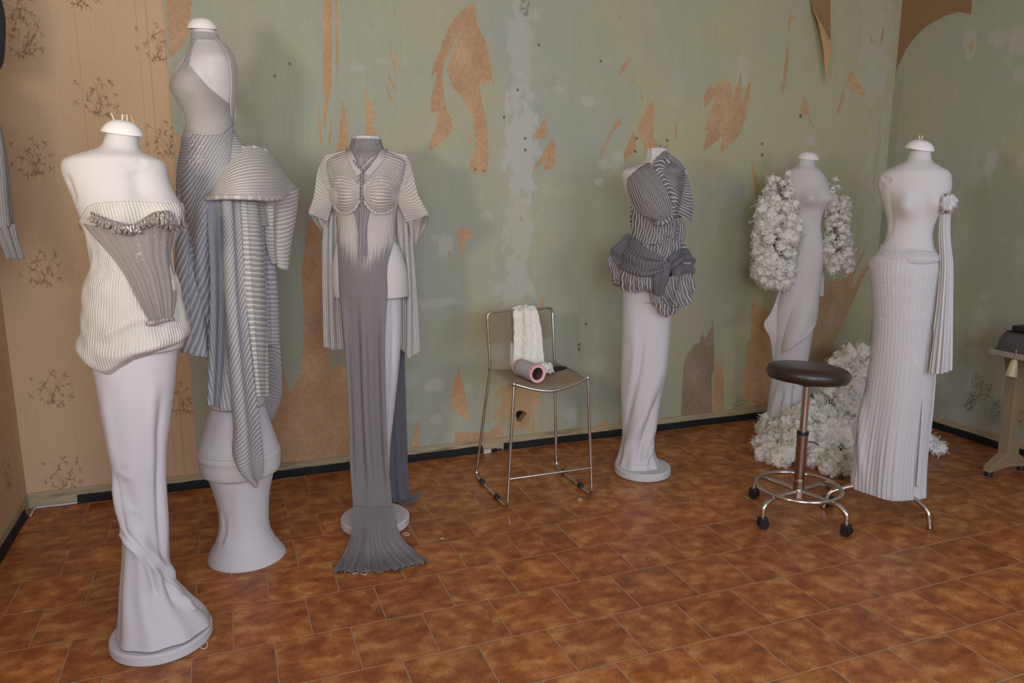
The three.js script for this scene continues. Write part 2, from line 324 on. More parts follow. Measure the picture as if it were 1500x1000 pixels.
{
  const W = XR - XL + 2 * TH, sh = new THREE.Shape([new THREE.Vector2(XL - TH, 0), new THREE.Vector2(XR + TH, 0), new THREE.Vector2(XR + TH, YC), new THREE.Vector2(XL - TH, YC)]);
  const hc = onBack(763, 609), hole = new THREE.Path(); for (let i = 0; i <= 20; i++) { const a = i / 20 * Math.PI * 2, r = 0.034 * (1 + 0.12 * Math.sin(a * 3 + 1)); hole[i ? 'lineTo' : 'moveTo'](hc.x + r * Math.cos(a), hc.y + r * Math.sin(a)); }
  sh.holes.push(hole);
  const g = new THREE.ExtrudeGeometry(sh, { depth: TH, bevelEnabled: false }).translate(0, 0, -TH);
  const wall = struct('wall_back', planarUV(g, W, XL - TH, YC, 0), std({ map: plaster(1800, 970, W, XL - TH, 1, backFeats), bumpMap: wallBump, bumpScale: 0.004, roughness: 0.95 }), 'scraped pale green plaster wall with torn orange paper remnants');
  // black plug in the hole, its colour painting the darkness inside
  mesh('hole_plug', new THREE.CylinderGeometry(0.04, 0.04, 0.06, 20, 1).rotateX(Math.PI / 2).translate(hc.x, hc.y, -0.1), std({ color: new THREE.Color(0.01, 0.009, 0.008) }), wall);
  tag(wall.children[0], 'black plug painting the darkness inside the pipe hole');

  // torn paper left on the plaster
  const A = (o) => o.map(([x, y]) => [400 + x * 0.3, y * 0.3]), B = (o) => o.map(([x, y]) => [750 + x * 0.3, y * 0.3]), C = (o) => o.map(([x, y]) => [1080 + x * 0.3, y * 0.3]), D = (o) => o.map(([x, y]) => [560 + x * 0.4, 250 + y * 0.4]), E = (o) => o.map(([x, y]) => [950 + x * 0.25, 400 + y * 0.25]);
  const torn = [
    A([[247, -40], [285, -40], [288, 240], [285, 420], [270, 500], [262, 560], [250, 640], [246, 600], [250, 500], [243, 330]]),
    A([[303, -30], [314, -30], [320, 240], [316, 385], [308, 300], [308, 200], [300, 100]]), A([[222, 480], [232, 600], [243, 700], [235, 730], [228, 690], [220, 600]]),
    A([[340, 480], [352, 560], [365, 660], [372, 760], [308, 770], [325, 640]]), A([[449, 415], [460, 470], [490, 530], [505, 590], [482, 572], [500, 640], [512, 690], [455, 690], [452, 560]]),
    A([[568, 200], [585, 270], [600, 340], [607, 390], [590, 340], [575, 270]]), A([[600, 250], [615, 300], [624, 360], [610, 340]]), A([[558, 300], [570, 370], [600, 430], [613, 472], [590, 440], [565, 390]]), A([[548, 390], [570, 460], [598, 525], [575, 490], [555, 440]]),
    A([[985, 5], [987, 75], [1003, 130], [1040, 210], [1060, 280], [1067, 345], [1065, 365], [1082, 420], [1060, 385], [1052, 415], [1046, 395], [1035, 428], [1030, 405], [1008, 405], [1015, 480], [1035, 560], [1045, 640], [1052, 740], [1050, 800], [1040, 840], [1020, 835], [1005, 815], [985, 835], [965, 825], [960, 790], [985, 740], [988, 650], [970, 570], [940, 510], [915, 460], [880, 430], [865, 390], [850, 350], [855, 310], [880, 260], [890, 215], [910, 175], [930, 140], [900, 170], [880, 205], [870, 250], [840, 290], [830, 330], [825, 370], [832, 420], [835, 480], [850, 540], [875, 590], [875, 630], [850, 670], [800, 710], [765, 738], [758, 715], [780, 660], [800, 610], [805, 545], [785, 550], [765, 535], [770, 480], [790, 400], [805, 345], [790, 355], [772, 382], [778, 330], [800, 280], [830, 200], [870, 110], [920, 50]]),
    A([[965, 640], [970, 690], [960, 728], [955, 690]]), A([[334, 62], [344, 78], [338, 96], [330, 82]]), A([[590, 56], [600, 66], [592, 78]]), A([[472, 110], [482, 120], [474, 126]]), A([[530, 595], [545, 630], [535, 615]]), A([[285, 575], [288, 640], [272, 720], [270, 680], [280, 640]]),
    B([[162, 572], [175, 640], [170, 670], [130, 680], [103, 665], [140, 620]]), B([[200, 672], [212, 715], [208, 800], [185, 830], [150, 825], [165, 790], [100, 828], [150, 750]]), B([[523, 70], [530, 95], [525, 105], [518, 85]]), B([[505, 155], [516, 190], [510, 180]]),
    B([[572, 270], [578, 290], [550, 340], [515, 382], [540, 320]]), B([[590, 380], [604, 418], [592, 402], [575, 415]]), B([[630, 440], [640, 480], [638, 512], [630, 480]]), B([[523, 568], [538, 605], [490, 645], [460, 720], [425, 795], [440, 730], [480, 640]]),
    B([[680, 488], [695, 520], [693, 640], [690, 690], [705, 680], [700, 740], [650, 745], [640, 690], [662, 655], [620, 692], [612, 610], [650, 550]]), B([[595, 640], [605, 700], [590, 745], [550, 790], [545, 745], [570, 690]]), B([[800, 590], [808, 660], [797, 690], [795, 640]]),
    B([[1117, 340], [1122, 400], [1120, 490], [1130, 480], [1150, 420], [1170, 400], [1155, 480], [1140, 580], [1110, 660], [1050, 720], [1000, 775], [1025, 700], [1030, 655], [1000, 690], [925, 740], [960, 640], [940, 630], [970, 560], [990, 470], [960, 500], [940, 535], [938, 470], [960, 420], [990, 430], [1005, 400], [1025, 410], [1035, 375], [1045, 410], [1065, 400], [1080, 470], [1090, 440], [1105, 400]]),
    B([[1168, 780], [1190, 830], [1205, 900], [1200, 990], [1180, 900]]), B([[200, 360], [208, 380], [205, 425], [201, 410]]), B([[298, 690], [305, 730], [298, 715]]),
    C([[245, 200], [252, 260], [245, 350], [228, 425], [240, 420], [222, 465], [210, 440], [225, 380], [235, 280]]), C([[262, 62], [280, 95], [262, 100], [255, 150], [242, 145], [248, 100]]), C([[322, 455], [343, 500], [350, 560], [375, 630], [350, 590], [340, 560], [315, 575], [308, 540]]),
    C([[555, 335], [590, 400], [630, 470], [610, 475], [545, 430], [540, 390]]), C([[513, 425], [525, 460], [505, 520], [495, 558], [485, 550], [505, 480]]), C([[650, 165], [663, 205], [650, 212]]), C([[712, 120], [718, 150], [705, 215], [697, 210]]), C([[600, 222], [606, 234], [594, 238]]), C([[735, -30], [762, -30], [762, 25]]),
    D([[270, 215], [290, 205], [328, 210], [325, 255], [318, 240], [300, 280], [295, 330], [285, 290], [275, 260]]), D([[240, 295], [252, 300], [246, 316]]), D([[280, 715], [290, 760], [310, 850], [322, 915], [280, 890], [248, 850], [260, 780]]), D([[265, 955], [380, 960], [440, 920], [440, 1012], [270, 1035]]), D([[130, 915], [138, 950], [138, 1040], [98, 1046], [115, 960]]),
    D([[550, 870], [547, 900], [530, 930], [500, 938], [520, 900]]), D([[560, 800], [575, 830], [570, 885], [558, 880], [552, 830]]), D([[585, 455], [592, 480], [590, 500], [575, 500]]), D([[825, 895], [820, 930], [780, 945], [800, 920]]), D([[872, 890], [880, 945], [855, 938]]), D([[507, 160], [516, 180], [508, 186]]),
    E([[445, 465], [435, 560], [445, 800], [375, 815], [385, 600], [405, 500], [412, 550], [430, 520]]), E([[612, 130], [640, 180], [700, 220], [720, 400], [730, 760], [590, 780], [570, 770], [570, 560], [580, 400], [600, 390], [600, 250]]),
    [[1272, 356], [1255, 385], [1245, 400], [1228, 412], [1200, 412], [1195, 470], [1180, 500], [1178, 528], [1205, 530], [1227, 521], [1212, 512], [1226, 495], [1240, 465], [1250, 440], [1268, 400], [1277, 384], [1262, 396], [1248, 425], [1250, 405]],
    [[452, 322], [478, 329], [480, 520], [488, 548], [494, 530], [512, 545], [516, 664], [385, 682], [392, 600], [412, 530], [418, 552], [425, 578], [440, 545], [446, 480], [441, 400]],
    [[241, -12], [282, -12], [277, 50], [266, 70], [250, 85], [247, 85]], [[254, 185], [270, 212], [268, 222], [257, 228]], [[690, 255], [697, 246], [705, 250], [714, 248], [712, 253]],
  ];
  const greyBrown = E([[375, 270], [382, 380], [385, 570], [370, 600], [375, 820], [190, 850], [195, 700], [205, 560], [215, 490], [245, 450], [270, 415], [300, 400], [315, 330], [325, 380], [345, 370], [355, 320], [362, 360]]);  // remnant of a greyer brown than the others
  const paperTex = (c, s) => dataTex(256, 256, (u, v) => { const n = fbm(u * 30 + s, v * 30, 3) * 12 + fbm(u * 4 + s, v * 3, 3) * 16; return [c[0] + n, c[1] + n, c[2] + n]; });
  const paper = [std({ map: paperTex([192, 155, 118], 1), roughness: 0.95 }), std({ map: paperTex([186, 152, 118], 5), roughness: 0.95 })], greyBrownPaper = std({ map: paperTex([158, 136, 116], 9), roughness: 0.95 });
  [...torn, greyBrown].forEach((poly, k) => {
    const pts = [], w = poly.map(([x, y]) => onBack(x, y));
    w.forEach((p, i) => { const q = w[(i + 1) % w.length], L = p.distanceTo(q), n = Math.max(1, Math.round(L / 0.012)); for (let j = 0; j < n; j++) { const t = j / n, x = lerp(p.x, q.x, t), y = lerp(p.y, q.y, t), a = Math.min(0.004, L * 0.1); pts.push(new THREE.Vector2(x + a * n2(x * 60, y * 60), y + a * n2(x * 60 + 40, y * 60))); } });
    mesh('paper_remnant', new THREE.ExtrudeGeometry(new THREE.Shape(pts), { depth: 0.0007, bevelEnabled: false }).translate(0, 0, 0.0001), k === torn.length ? greyBrownPaper : paper[k % 2], wall);
  });
}
const brownPaper = std({ color: new THREE.Color(0.30, 0.175, 0.085), roughness: 0.9 });   // an older, plain brown paper, left near the right corner
// wallpaper with a sprig print, still hanging at the left end
function wallpaperTex(w, h, mw, mh, spots) {
  const cv = document.createElement('canvas'); cv.width = w; cv.height = h; const c = cv.getContext('2d');
  c.fillStyle = 'rgb(206,174,138)'; c.fillRect(0, 0, w, h);
  for (let i = 0; i < 2600; i++) { const d = rnd() < 0.5 ? 'rgba(120,84,52,0.10)' : 'rgba(200,164,122,0.09)'; c.fillStyle = d; if (rnd() < 0.5) c.fillRect(rnd() * w, rnd() * h, 1.2, rr(10, 130)); else c.fillRect(rnd() * w, rnd() * h, rr(10, 90), 1.2); }
  for (let i = 0; i < 6; i++) { c.fillStyle = 'rgba(112,74,44,0.25)'; c.fillRect(rnd() * w, 0, 1.6, h); }
  const S = w / mw, mark = (x, y, s, a) => {
    c.save(); c.translate(x, y); c.rotate(a); c.strokeStyle = 'rgba(98,66,44,0.38)'; c.fillStyle = 'rgba(118,80,52,0.36)'; c.lineWidth = s * 0.1;
    for (let k = 0; k < 5; k++) { c.save(); c.rotate(rr(0, 6.28)); const l = s * rr(0.15, 0.5); c.beginPath(); c.ellipse(l, 0, l * rr(.6, 1), s * rr(0.06, 0.16), rr(-.5, .5), 0, 7); c.fill(); c.restore(); }
    c.beginPath(); c.moveTo(0, 0); c.quadraticCurveTo(s * 0.2, s * 0.5, -s * 0.1, s); c.stroke(); c.restore();
  };
  for (const [mx, my, k] of spots) {
    const x = mx * S, y = h - my * S, u = 0.043 * S * k;
    for (const [a, b, s] of [[-1.9, -1.8, .5], [0.1, -2.3, .55], [1.3, -1.9, .6], [0.4, -1.7, .5], [-0.5, -1.2, .8], [-1.1, -.4, .6], [0.6, -.5, .8], [1.6, -.8, .45], [-2, 0.1, .5], [-1.2, .6, .5], [1.5, .5, .6], [.2, .1, .6], [0.9, .2, .5]]) mark(x + a * u + rr(-.1, .1) * u, y + b * u, u * s * 1.0, rr(-0.6, 0.6));
    for (let q = 0; q < 5; q++) mark(x + (q - 2) * .34 * u, y + (1 + rr(-.15, .3)) * u, u * 0.6, rr(-.5, .5)); for (let q = 0; q < 9; q++) { c.strokeStyle = 'rgba(110,76,50,0.28)'; c.lineWidth = u * .05; c.beginPath(); c.moveTo(x + rr(-.3, .3) * u, y + u); c.quadraticCurveTo(x + rr(-.8, .8) * u, y, x + rr(-1.8, 1.8) * u, y + rr(-2.1, .4) * u); c.stroke(); }
    c.strokeStyle = 'rgba(214,184,146,0.45)'; c.lineWidth = u * .1; for (let q = 0; q < 4; q++) { c.beginPath(); c.moveTo(x + (q - 1.5) * u * .3, y + 1.2 * u); c.lineTo(x + (q - 1.5) * u * .35, y + 1.8 * u); c.stroke(); }
  }
  const t = new THREE.CanvasTexture(cv); t.colorSpace = THREE.SRGBColorSpace; t.wrapS = t.wrapT = THREE.RepeatWrapping; return t;
}
{
  const xe = onBack(238, 0).x, ye = onBack(283, 600).x, sp = [[36, 62], [146, 150], [50, 238], [232, 70], [246, 210], [62, 400], [78, 575], [95, 700], [250, 420], [268, 590], [150, 330], [170, 520], [118, -10], [200, 660], [20, 10]].map(([a, b]) => { const p = onBack(a, b); return [p.x - XL, p.y, 1]; });
  const pts = [new THREE.Vector2(XL, 0.07), new THREE.Vector2(ye, 0.07)]; for (let i = 0; i <= 40; i++) { const y = lerp(0.1, YC, i / 40); pts.push(new THREE.Vector2(lerp(ye, xe, clamp((y - 0.35) / 1.6)) + 0.003 * n2(y * 9, 2), y)); } pts.push(new THREE.Vector2(XL, YC));
  const g = planarUV(new THREE.ExtrudeGeometry(new THREE.Shape(pts), { depth: 0.0012, bevelEnabled: false }).translate(0, 0, 0.0012), 0.8, XL, 2.9, 0);
  const m = std({ map: wallpaperTex(560, 2030, 0.8, 2.9, sp), roughness: 0.85, bumpMap: wallBump, bumpScale: 0.001 });
  struct('trim_1', g, m, 'brown wallpaper with small sprig print left on the wall');
  // strip peeling off further along, brown print side and pale back
  const peel = thing('peeling_wallpaper_strip', 'brown wallpaper strip curling off the green wall near the corner', 'wallpaper', V(0, 0, 0));
  const curl = (pl, f) => { const P = [], nu = 10, nv = 30; for (let j = 0; j <= nv; j++) for (let i = 0; i <= nu; i++) { const v = j / nv, l = crow(pl.map((q) => q[0]), v), r = crow(pl.map((q) => q[1]), v), x = lerp(l[0], r[0], i / nu), y = lerp(l[1], r[1], i / nu); P.push(onBack(x, y, f(i / nu, v))); } return clothFrom(P, nu, nv, { thick: 0.0012 }); };
  const brown = brownPaper;
  mesh('hanging_sheet', curl([[[1184, -14], [1216.5, -14]], [[1190, 15], [1216.5, 15]], [[1197, 32], [1216.5, 40]], [[1208, 48], [1216.5, 58]]], (u, v) => 0.004 + 0.03 * v), brown, peel);
  mesh('folded_tip', curl([[[1190, 12], [1192, 13]], [[1198, 33], [1212, 52]], [[1204, 60], [1217, 66]], [[1207, 80], [1215, 90]], [[1210, 119], [1211.5, 119]]], (u, v) => 0.03 + 0.035 * Math.sin(v * 2.6)), std({ color: new THREE.Color(0.56, 0.33, 0.16), roughness: 0.95 }), peel);
}
{ // right wall
  const rf = (px, py, rx, ry, s, t) => { const p = onX(px, py, XR); return [p.z, p.y, p.distanceTo(onX(px + rx, py, XR)), p.distanceTo(onX(px, py + ry, XR)), s, t]; };
  const feats = [rf(1420, 66, 9, 18, .6), rf(1422, 68, 4, 6, .6, 't'), rf(1462, 55, 12, 14, .55), rf(1490, 60, 16, 20, .55), rf(1492, 108, 10, 10, .5), rf(1452, 238, 9, 26, .6), rf(1496, 235, 8, 12, .5), rf(1440, 437, 8, 6, .5), rf(1432, 475, 11, 32, .55), rf(1428, 540, 14, 40, .6), rf(1455, 560, 18, 40, .5), rf(1420, 620, 40, 16, .5), rf(1420, 588, 7, 13, .9, 'd'), rf(1438, 570, 14, 20, .45, 'd'), rf(1458, 600, 10, 16, .5, 'd'), rf(1310, 180, 6, 80, .15, 'd')];
  const g = box(TH, YC, ZF, XR + TH / 2, YC / 2, ZF / 2); planarUV(g, ZF, 0, YC, 0, 'z');
  const wall = struct('wall_right', g, std({ map: plaster(1500, 800, ZF, 0, 1, feats), bumpMap: wallBump, bumpScale: 0.004, roughness: 0.95 }), 'dim green plaster side wall with grey filler patches');
  const poly = [[765, -60], [1160, -60], [1147, 0], [1142, 70], [1080, 57], [1010, 80], [920, 130], [860, 190], [820, 250], [790, 310], [760, 350], [742, 388], [752, 250], [765, 80]].map(([x, y]) => onX(1080 + x * .3, y * .3, XR)).map((p) => new THREE.Vector2(Math.max(p.z, 0.004), p.y));
  const pg = new THREE.ExtrudeGeometry(new THREE.Shape(poly), { depth: 0.0012, bevelEnabled: false }).translate(0, 0, 0.0004).rotateY(-Math.PI / 2).translate(XR, 0, 0);
  tag(mesh('wallpaper_remnant', planarUV(pg, 0.8, 0, 2.9, 0, 'z'), brownPaper, wall), 'curved brown wallpaper remnant');
}
{ // left wall, ceiling, wall behind the camera and its openings, the second one added for light
  const wp = wallpaperTex(700, 700, 1, 1, [[0.25, 0.25, 1], [0.75, 0.7, 1]]);
  const g = box(TH, YC, ZF, XL - TH / 2, YC / 2, ZF / 2); planarUV(g, 1, 0, 1, 0, 'z');
  struct('wall_left', g, std({ map: wp, roughness: 0.9 }));
  struct('ceiling', box(XR - XL + 2 * TH, TH, ZF + 2 * TH, (XL + XR) / 2, YC + TH / 2, ZF / 2), std({ color: new THREE.Color(0.62, 0.6, 0.55) }));
  const y0 = 1.0, y1 = 2.5, fm = std({ color: new THREE.Color(0.5, 0.47, 0.4) }), X0 = XL - TH, X1 = XR + TH, op = [[-0.85, 0.85], [1.65, 3.35]];
  const full = (a, c) => box(c - a, YC, TH, (a + c) / 2, YC / 2, ZF + TH / 2);
  struct('wall_front', merge([full(X0, op[0][0]), full(op[0][1], op[1][0]), full(op[1][1], X1), ...op.flatMap(([a, c]) => [box(c - a, y0, TH, (a + c) / 2, y0 / 2, ZF + TH / 2), box(c - a, YC - y1, TH, (a + c) / 2, (YC + y1) / 2, ZF + TH / 2)])]), fm);
  op.forEach(([a, c], n) => {
    const w = new THREE.Group(); w.name = `window_${n + 1}`; w.userData.kind = 'structure'; w.position.set((a + c) / 2, y0, ZF + 0.05); scene.add(w);
    const ww = c - a, wh = y1 - y0, wm = std({ color: new THREE.Color(0.7, 0.69, 0.66), roughness: 0.6 });
    for (const y of [0.025, wh - 0.025]) mesh('frame_rail', box(ww, 0.05, 0.06, 0, y, 0), wm, w);
    for (const x of [-ww / 2 + 0.025, 0, ww / 2 - 0.025]) mesh('frame_stile', box(0.05, wh - 0.1, 0.06, x, wh / 2, 0), wm, w);
    for (const s of [-1, 1]) mesh('pane', box(ww / 2 - 0.075, wh - 0.1, 0.004, s * ww / 4, wh / 2, 0), phys({ transmission: 1, thickness: 0, roughness: 0, color: 0xffffff }), w);
  });
}
{ // skirtings
  const cream = std({ map: dataTex(256, 64, (u, v) => { const n = fbm(u * 20, v * 3, 3) * 16, k = sstep(.15, .5, fbm(u * 8, v * 2 + 4, 3)); return mix3([178, 160, 128], [120, 100, 76], k * .6).map((c) => c + n); }), roughness: 0.9 });
  struct('baseboard_back', box(XR - XL - 0.02, 0.075, 0.008, (XL + XR) / 2, 0.0395, 0.004), cream);
  struct('baseboard_right', box(0.008, 0.075, ZF - 0.1, XR - 0.004, 0.0395, ZF / 2), cream);
  struct('baseboard_left', box(0.008, 0.075, ZF - 0.1, XL + 0.004, 0.0395, ZF / 2), cream);
  const tape = std({ color: new THREE.Color(0.007, 0.007, 0.008), roughness: 0.8 });
  const strip = (xa, xb) => { const n = 40, P = []; for (let j = 0; j <= 2; j++) for (let i = 0; i <= n; i++) { const x = lerp(xa, xb, i / n), y = [0.042, 0.02, 0.001][j]; P.push(V(x, y + (j ? 0 : 0.0025 * n2(x * 14, 1)), 0.014 + 0.003 * n2(x * 9, j * 3) + (j === 2 ? 0.004 : 0))); } return clothFrom(P, n, 2, { thick: 0.006 }); };
  const a = onBack(115, 735).x, b = onBack(706, 660).x, c = onBack(737, 656).x;
  struct('trim_2', strip(a, b), tape, 'black rubber skirting strip under the wallpaper'); struct('trim_3', strip(c, XR - 0.02), tape, 'black rubber skirting strip running to the corner');
  const side = (x, s, z0, z1) => { const n = 40, P = []; for (let j = 0; j <= 2; j++) for (let i = 0; i <= n; i++) { const z = lerp(z0, z1, i / n); P.push(V(x + s * (0.014 + 0.003 * n2(z * 9, j + 5) + (j === 2 ? 0.004 : 0)), [0.042, 0.02, 0.001][j] + (j ? 0 : 0.003 * n2(z * 14, 1)), z)); } return clothFrom(P, n, 2, { thick: 0.006 }); };
  struct('trim_4', side(XR, -1, 0.03, ZF - 0.1), tape); struct('trim_5', side(XL, 1, 0.12, ZF - 0.1), tape);
}
{ // floor: bed of grout with square glazed tiles laid in half bond
  const fl = new THREE.Group(); fl.name = 'floor'; fl.userData = { kind: 'structure', label: 'glossy mottled orange-brown ceramic tile floor' }; scene.add(fl);
  mesh('grout_bed', box(XR - XL + 2 * TH, 0.1, ZF + 2 * TH, (XL + XR) / 2, -0.0514, ZF / 2), std({ color: new THREE.Color(0.38, 0.25, 0.15), roughness: 0.95 }), fl);
  const N = 1024, mott = (u, v) => { const q = 6.2832, cu = Math.cos(u * q), su = Math.sin(u * q), cv = Math.cos(v * q), sv = Math.sin(v * q); const f = (s, o) => n3(cu * s + o + cv * s * .7, su * s - o, sv * s + cv * .6 * s) ; return f; };
  const map = dataTex(N, N, (u, v) => { const x = u * 22, y = v * 22; const a = fbm(x * .4, y * .6, 3), b = fbm(x * .9 + 20, y * 1.2, 3), c = fbm(x * 5, y * 9, 3);
    const t = clamp(0.48 + a * 0.5 + b * 0.55 + c * 0.2); let k = t < .5 ? mix3([132, 74, 40], [166, 100, 54], t * 2) : mix3([166, 100, 54], [200, 144, 86], (t - .5) * 2); const n = c * 6; return [k[0] + n, k[1] + n * .8, k[2] + n * .5]; });
  const bmp = dataTex(512, 512, (u, v) => [128 + 60 * fbm(u * 24, v * 24, 3)], false);
  const mats = [[1, 1, 1], [0.9, 0.88, 0.86], [1.06, 1.04, 1], [0.95, 0.98, 1]].map((c) => phys({ map, color: new THREE.Color(...c), roughness: 0.36, bumpMap: bmp, bumpScale: 0.0012, specularIntensity: 0.7 }));
  const cache = {}, tile = (w, d, k) => cache[`${w.toFixed(3)}_${d.toFixed(3)}_${k}`] ??= (() => {
    const c = 0.0022, h = 0.006, X = [-w / 2, -w / 2 + c, w / 2 - c, w / 2], Z = [-d / 2, -d / 2 + c, d / 2 - c, d / 2], pos = [], uv = [], ou = (k * 0.37) % 1, ov = (k * 0.61) % 1;
    const q = (a, b, e, f) => { for (const p of [a, b, e, a, e, f]) { pos.push(...p); uv.push(ou + p[0] / 2.2, ov + p[2] / 2.2); } };
    q([X[1], 0, Z[2]], [X[2], 0, Z[2]], [X[2], 0, Z[1]], [X[1], 0, Z[1]]);
    const ring = (A, B, ya, yb) => { for (let i = 0; i < 4; i++) { const j = (i + 1) % 4; q([B[i][0], yb, B[i][1]], [B[j][0], yb, B[j][1]], [A[j][0], ya, A[j][1]], [A[i][0], ya, A[i][1]]); } };
    const cor = (a, b, e, f) => [[a, f], [b, f], [b, e], [a, e]], top = cor(X[1], X[2], Z[1], Z[2]), out = cor(X[0], X[3], Z[0], Z[3]);
    ring(top, out, 0, -c * 0.7); ring(out, out, -c * 0.7, -h);
    const g = new THREE.BufferGeometry(); g.setAttribute('position', new THREE.Float32BufferAttribute(pos, 3)); g.setAttribute('uv', new THREE.Float32BufferAttribute(uv, 2)); g.computeVertexNormals(); return g;
  })();
  const far = []; let cnt = 0;
  const T = 0.25, z0 = 1.28 - 6 * T, J = 0.0026;
  for (let r = 0; r < 24; r++) {
    let za = z0 + r * T, zb = za + T; za = Math.max(za, 0.001); zb = Math.min(zb, ZF - 0.001); if (zb - za < 0.02) continue;
    const off = (r % 2 === 0 ? 0.194 : 0.069);
    for (let k = -7; k < 20; k++) {
      const xa = Math.max(off + k * T, XL + 0.001), xb = Math.min(off + (k + 1) * T, XR - 0.001); if (xb - xa < 0.02) continue;
      const cx = (xa + xb) / 2, cz = (za + zb) / 2, w = xb - xa - J, d = zb - za - J, vis = [[xa, za], [xb, za], [xa, zb], [xb, zb], [cx, cz]].some(([x, z]) => { const p = V(x, 0, z), dd = p.clone().sub(EYE).dot(fwd); if (dd < 0.3) return false; const q = project(p); return q[0] > -15 && q[0] < 1515 && q[1] < 1015; });
      const g = tile(w, d, (r * 7 + k * 3 + 70) % 13), y = -0.0002 - 0.0004 * rnd(), sp = Math.floor(rnd() * 4);
      if (vis && cnt < 300) { const m = mesh('tile', g, mats[sp], fl); m.position.set(cx, y, cz); cnt++; } else far.push(g.clone().translate(cx, y, cz));
    }
  }
  const m = mesh('tiles', merge(far), mats[0], fl); m.userData.kind = 'stuff';
}

// ---------------------------------------------------------------- dress forms and the garments on them
const pinMats = [std({ color: new THREE.Color(0.9, 0.88, 0.82), roughness: 0.4 }), std({ color: new THREE.Color(0.7, 0.5, 0.15), roughness: 0.4 })];
const capMat = std({ color: new THREE.Color(0.78, 0.76, 0.75), roughness: 0.55 });
function neckCap(S, g, pxL, pyL, pxR, pyR, domePx, pins = 0, zc = 0) {
  const a = S.loc(pxL, pyL, zc), b = S.loc(pxR, pyR, zc), c = a.clone().add(b).multiplyScalar(0.5), r = a.distanceTo(b) / 2, h = domePx * r / Math.max((pxR - pxL) / 2, 1);
  const pr = [[0, h], [0.3, h * 0.97], [0.6, h * 0.8], [0.85, h * 0.45], [0.97, h * 0.12], [1, 0], [0.97, -0.035], [0.9, 0.0], [0.5, h * 0.5], [0, h * 0.55]].map(([x, y], i) => new THREE.Vector2(Math.max(x * r, 0.0001), i < 6 || i > 7 ? y : y * r));
  const geo = new THREE.LatheGeometry(new THREE.SplineCurve(pr).getPoints(40).map((p) => new THREE.Vector2(Math.max(p.x, 0.0001), p.y)), 36);
  const cap = mesh('neck_cap', geo, capMat, g); cap.position.copy(c); cap.rotation.z = Math.atan2(b.y - a.y, b.x - a.x); cap.rotation.x = 0.12; cap.scale.z = 0.92;
  for (let i = 0; i < pins; i++) { const x = rr(-0.5, 0.5) * r, p = mesh('pin', new THREE.CylinderGeometry(0.0012, 0.0009, 0.03, 6), pinMats[i % 2], cap); p.position.set(x, h * 0.85 + 0.008, rr(-0.3, 0.3) * r); p.rotation.set(rr(-0.4, 0.4), 0, rr(-0.35, 0.35)); }
  return cap;
}
function disc(S, px, py, rpx, h, geoOnly) {
  const c = S.floor(px, py), r = S.loc(px + rpx, py, c.z).x - S.loc(px, py, c.z).x;
  const e = 0.006, prof = [[0.0001, 0], [r - e, 0], [r, e], [r, h - e], [r - e, h], [0.0001, h]].map((p) => new THREE.Vector2(...p));
  return toCreasedNormals(new THREE.LatheGeometry(prof, 64), 0.5).translate(c.x, 0.001, c.z);
}
const beadMat = std({ color: new THREE.Color(0.92, 0.92, 0.94), roughness: 0.12 });
function beads(S, list, parent, conform = 0.008, r = 0.0022) {
  const g = list.map(([x, y]) => { const p = S.loc(x, y, S.surf(x, y) + conform); return new THREE.IcosahedronGeometry(r * rr(0.6, 1.3), 0).translate(p.x, p.y, p.z); });
  const m = mesh('bead_trim', merge(g), beadMat, parent); m.userData.kind = 'stuff'; m.userData.label = 'scattered glittering clear beads'; return m;
}
const scatter = (n, x, y, sx, sy) => Array.from({ length: n }, () => { const a = rr(0, 6.28), q = Math.sqrt(rnd()); return [x + Math.cos(a) * q * sx, y + Math.sin(a) * q * sy]; });
const whiteRib = ribMat([192, 188, 182], [212, 208, 202], { duty: 0.5, bump: 0.0022 });
const greyGauze = ribMat([138, 130, 126], [168, 160, 154], { duty: 0.4, bump: 0.0015, ribs: 10 });
const stripeGrey = ribMat([152, 149, 149], [206, 202, 198], { duty: 0.42, bump: 0.003 });
const paleStripe = ribMat([168, 164, 161], [214, 210, 205], { duty: 0.45, bump: 0.003 });
const stripeBlueGrey = ribMat([144, 143, 148], [196, 194, 195], { duty: 0.38, bump: 0.003 });
const capeRib = ribMat([160, 155, 150], [206, 201, 195], { duty: 0.42, bump: 0.003 });
const paleRib = ribMat([178, 172, 168], [200, 195, 190], { duty: 0.4, bump: 0.002, ribs: 10 });
const greyKnit = ribMat([126, 121, 124], [148, 143, 146], { duty: 0.45, bump: 0.0018, ribs: 10 });
const darkStripe = ribMat([106, 102, 106], [222, 219, 217], { duty: 0.3, bump: 0.006, wob: 0.12 });
const darkKnit = ribMat([92, 90, 96], [118, 116, 122], { duty: 0.45, bump: 0.003, ribs: 10 });
const sheerRib = ribMat([190, 188, 191], [204, 203, 206], { duty: 0.42, bump: 0.0009 });
const bustBump = (list) => (px, py) => { let s = 0; for (const [x, y, rx, ry, a] of list) s += a * gauss(Math.hypot((px - x) / rx, (py - y) / ry)); return s; };
const asMod = (f) => (px, py, th) => Math.cos(th) > -0.2 ? f(px, py) * sstep(-0.2, 0.3, Math.cos(th)) : 0;
const sum = (...fs) => (...a) => fs.reduce((s, f) => s + f(...a), 0);
const form = (S, label) => thing('dress_form', label, 'dress form', S.base, S.turn, 'white dress forms along the wall');
const worn = (S, name, label, cat) => thing(name, label, cat, S.base, S.turn);
const spiral = (k, ph, tw, a, f0, f1) => (px, py, th, v) => a * Math.sin(k * th + ph + tw * v) * sstep(f0, f1, v);

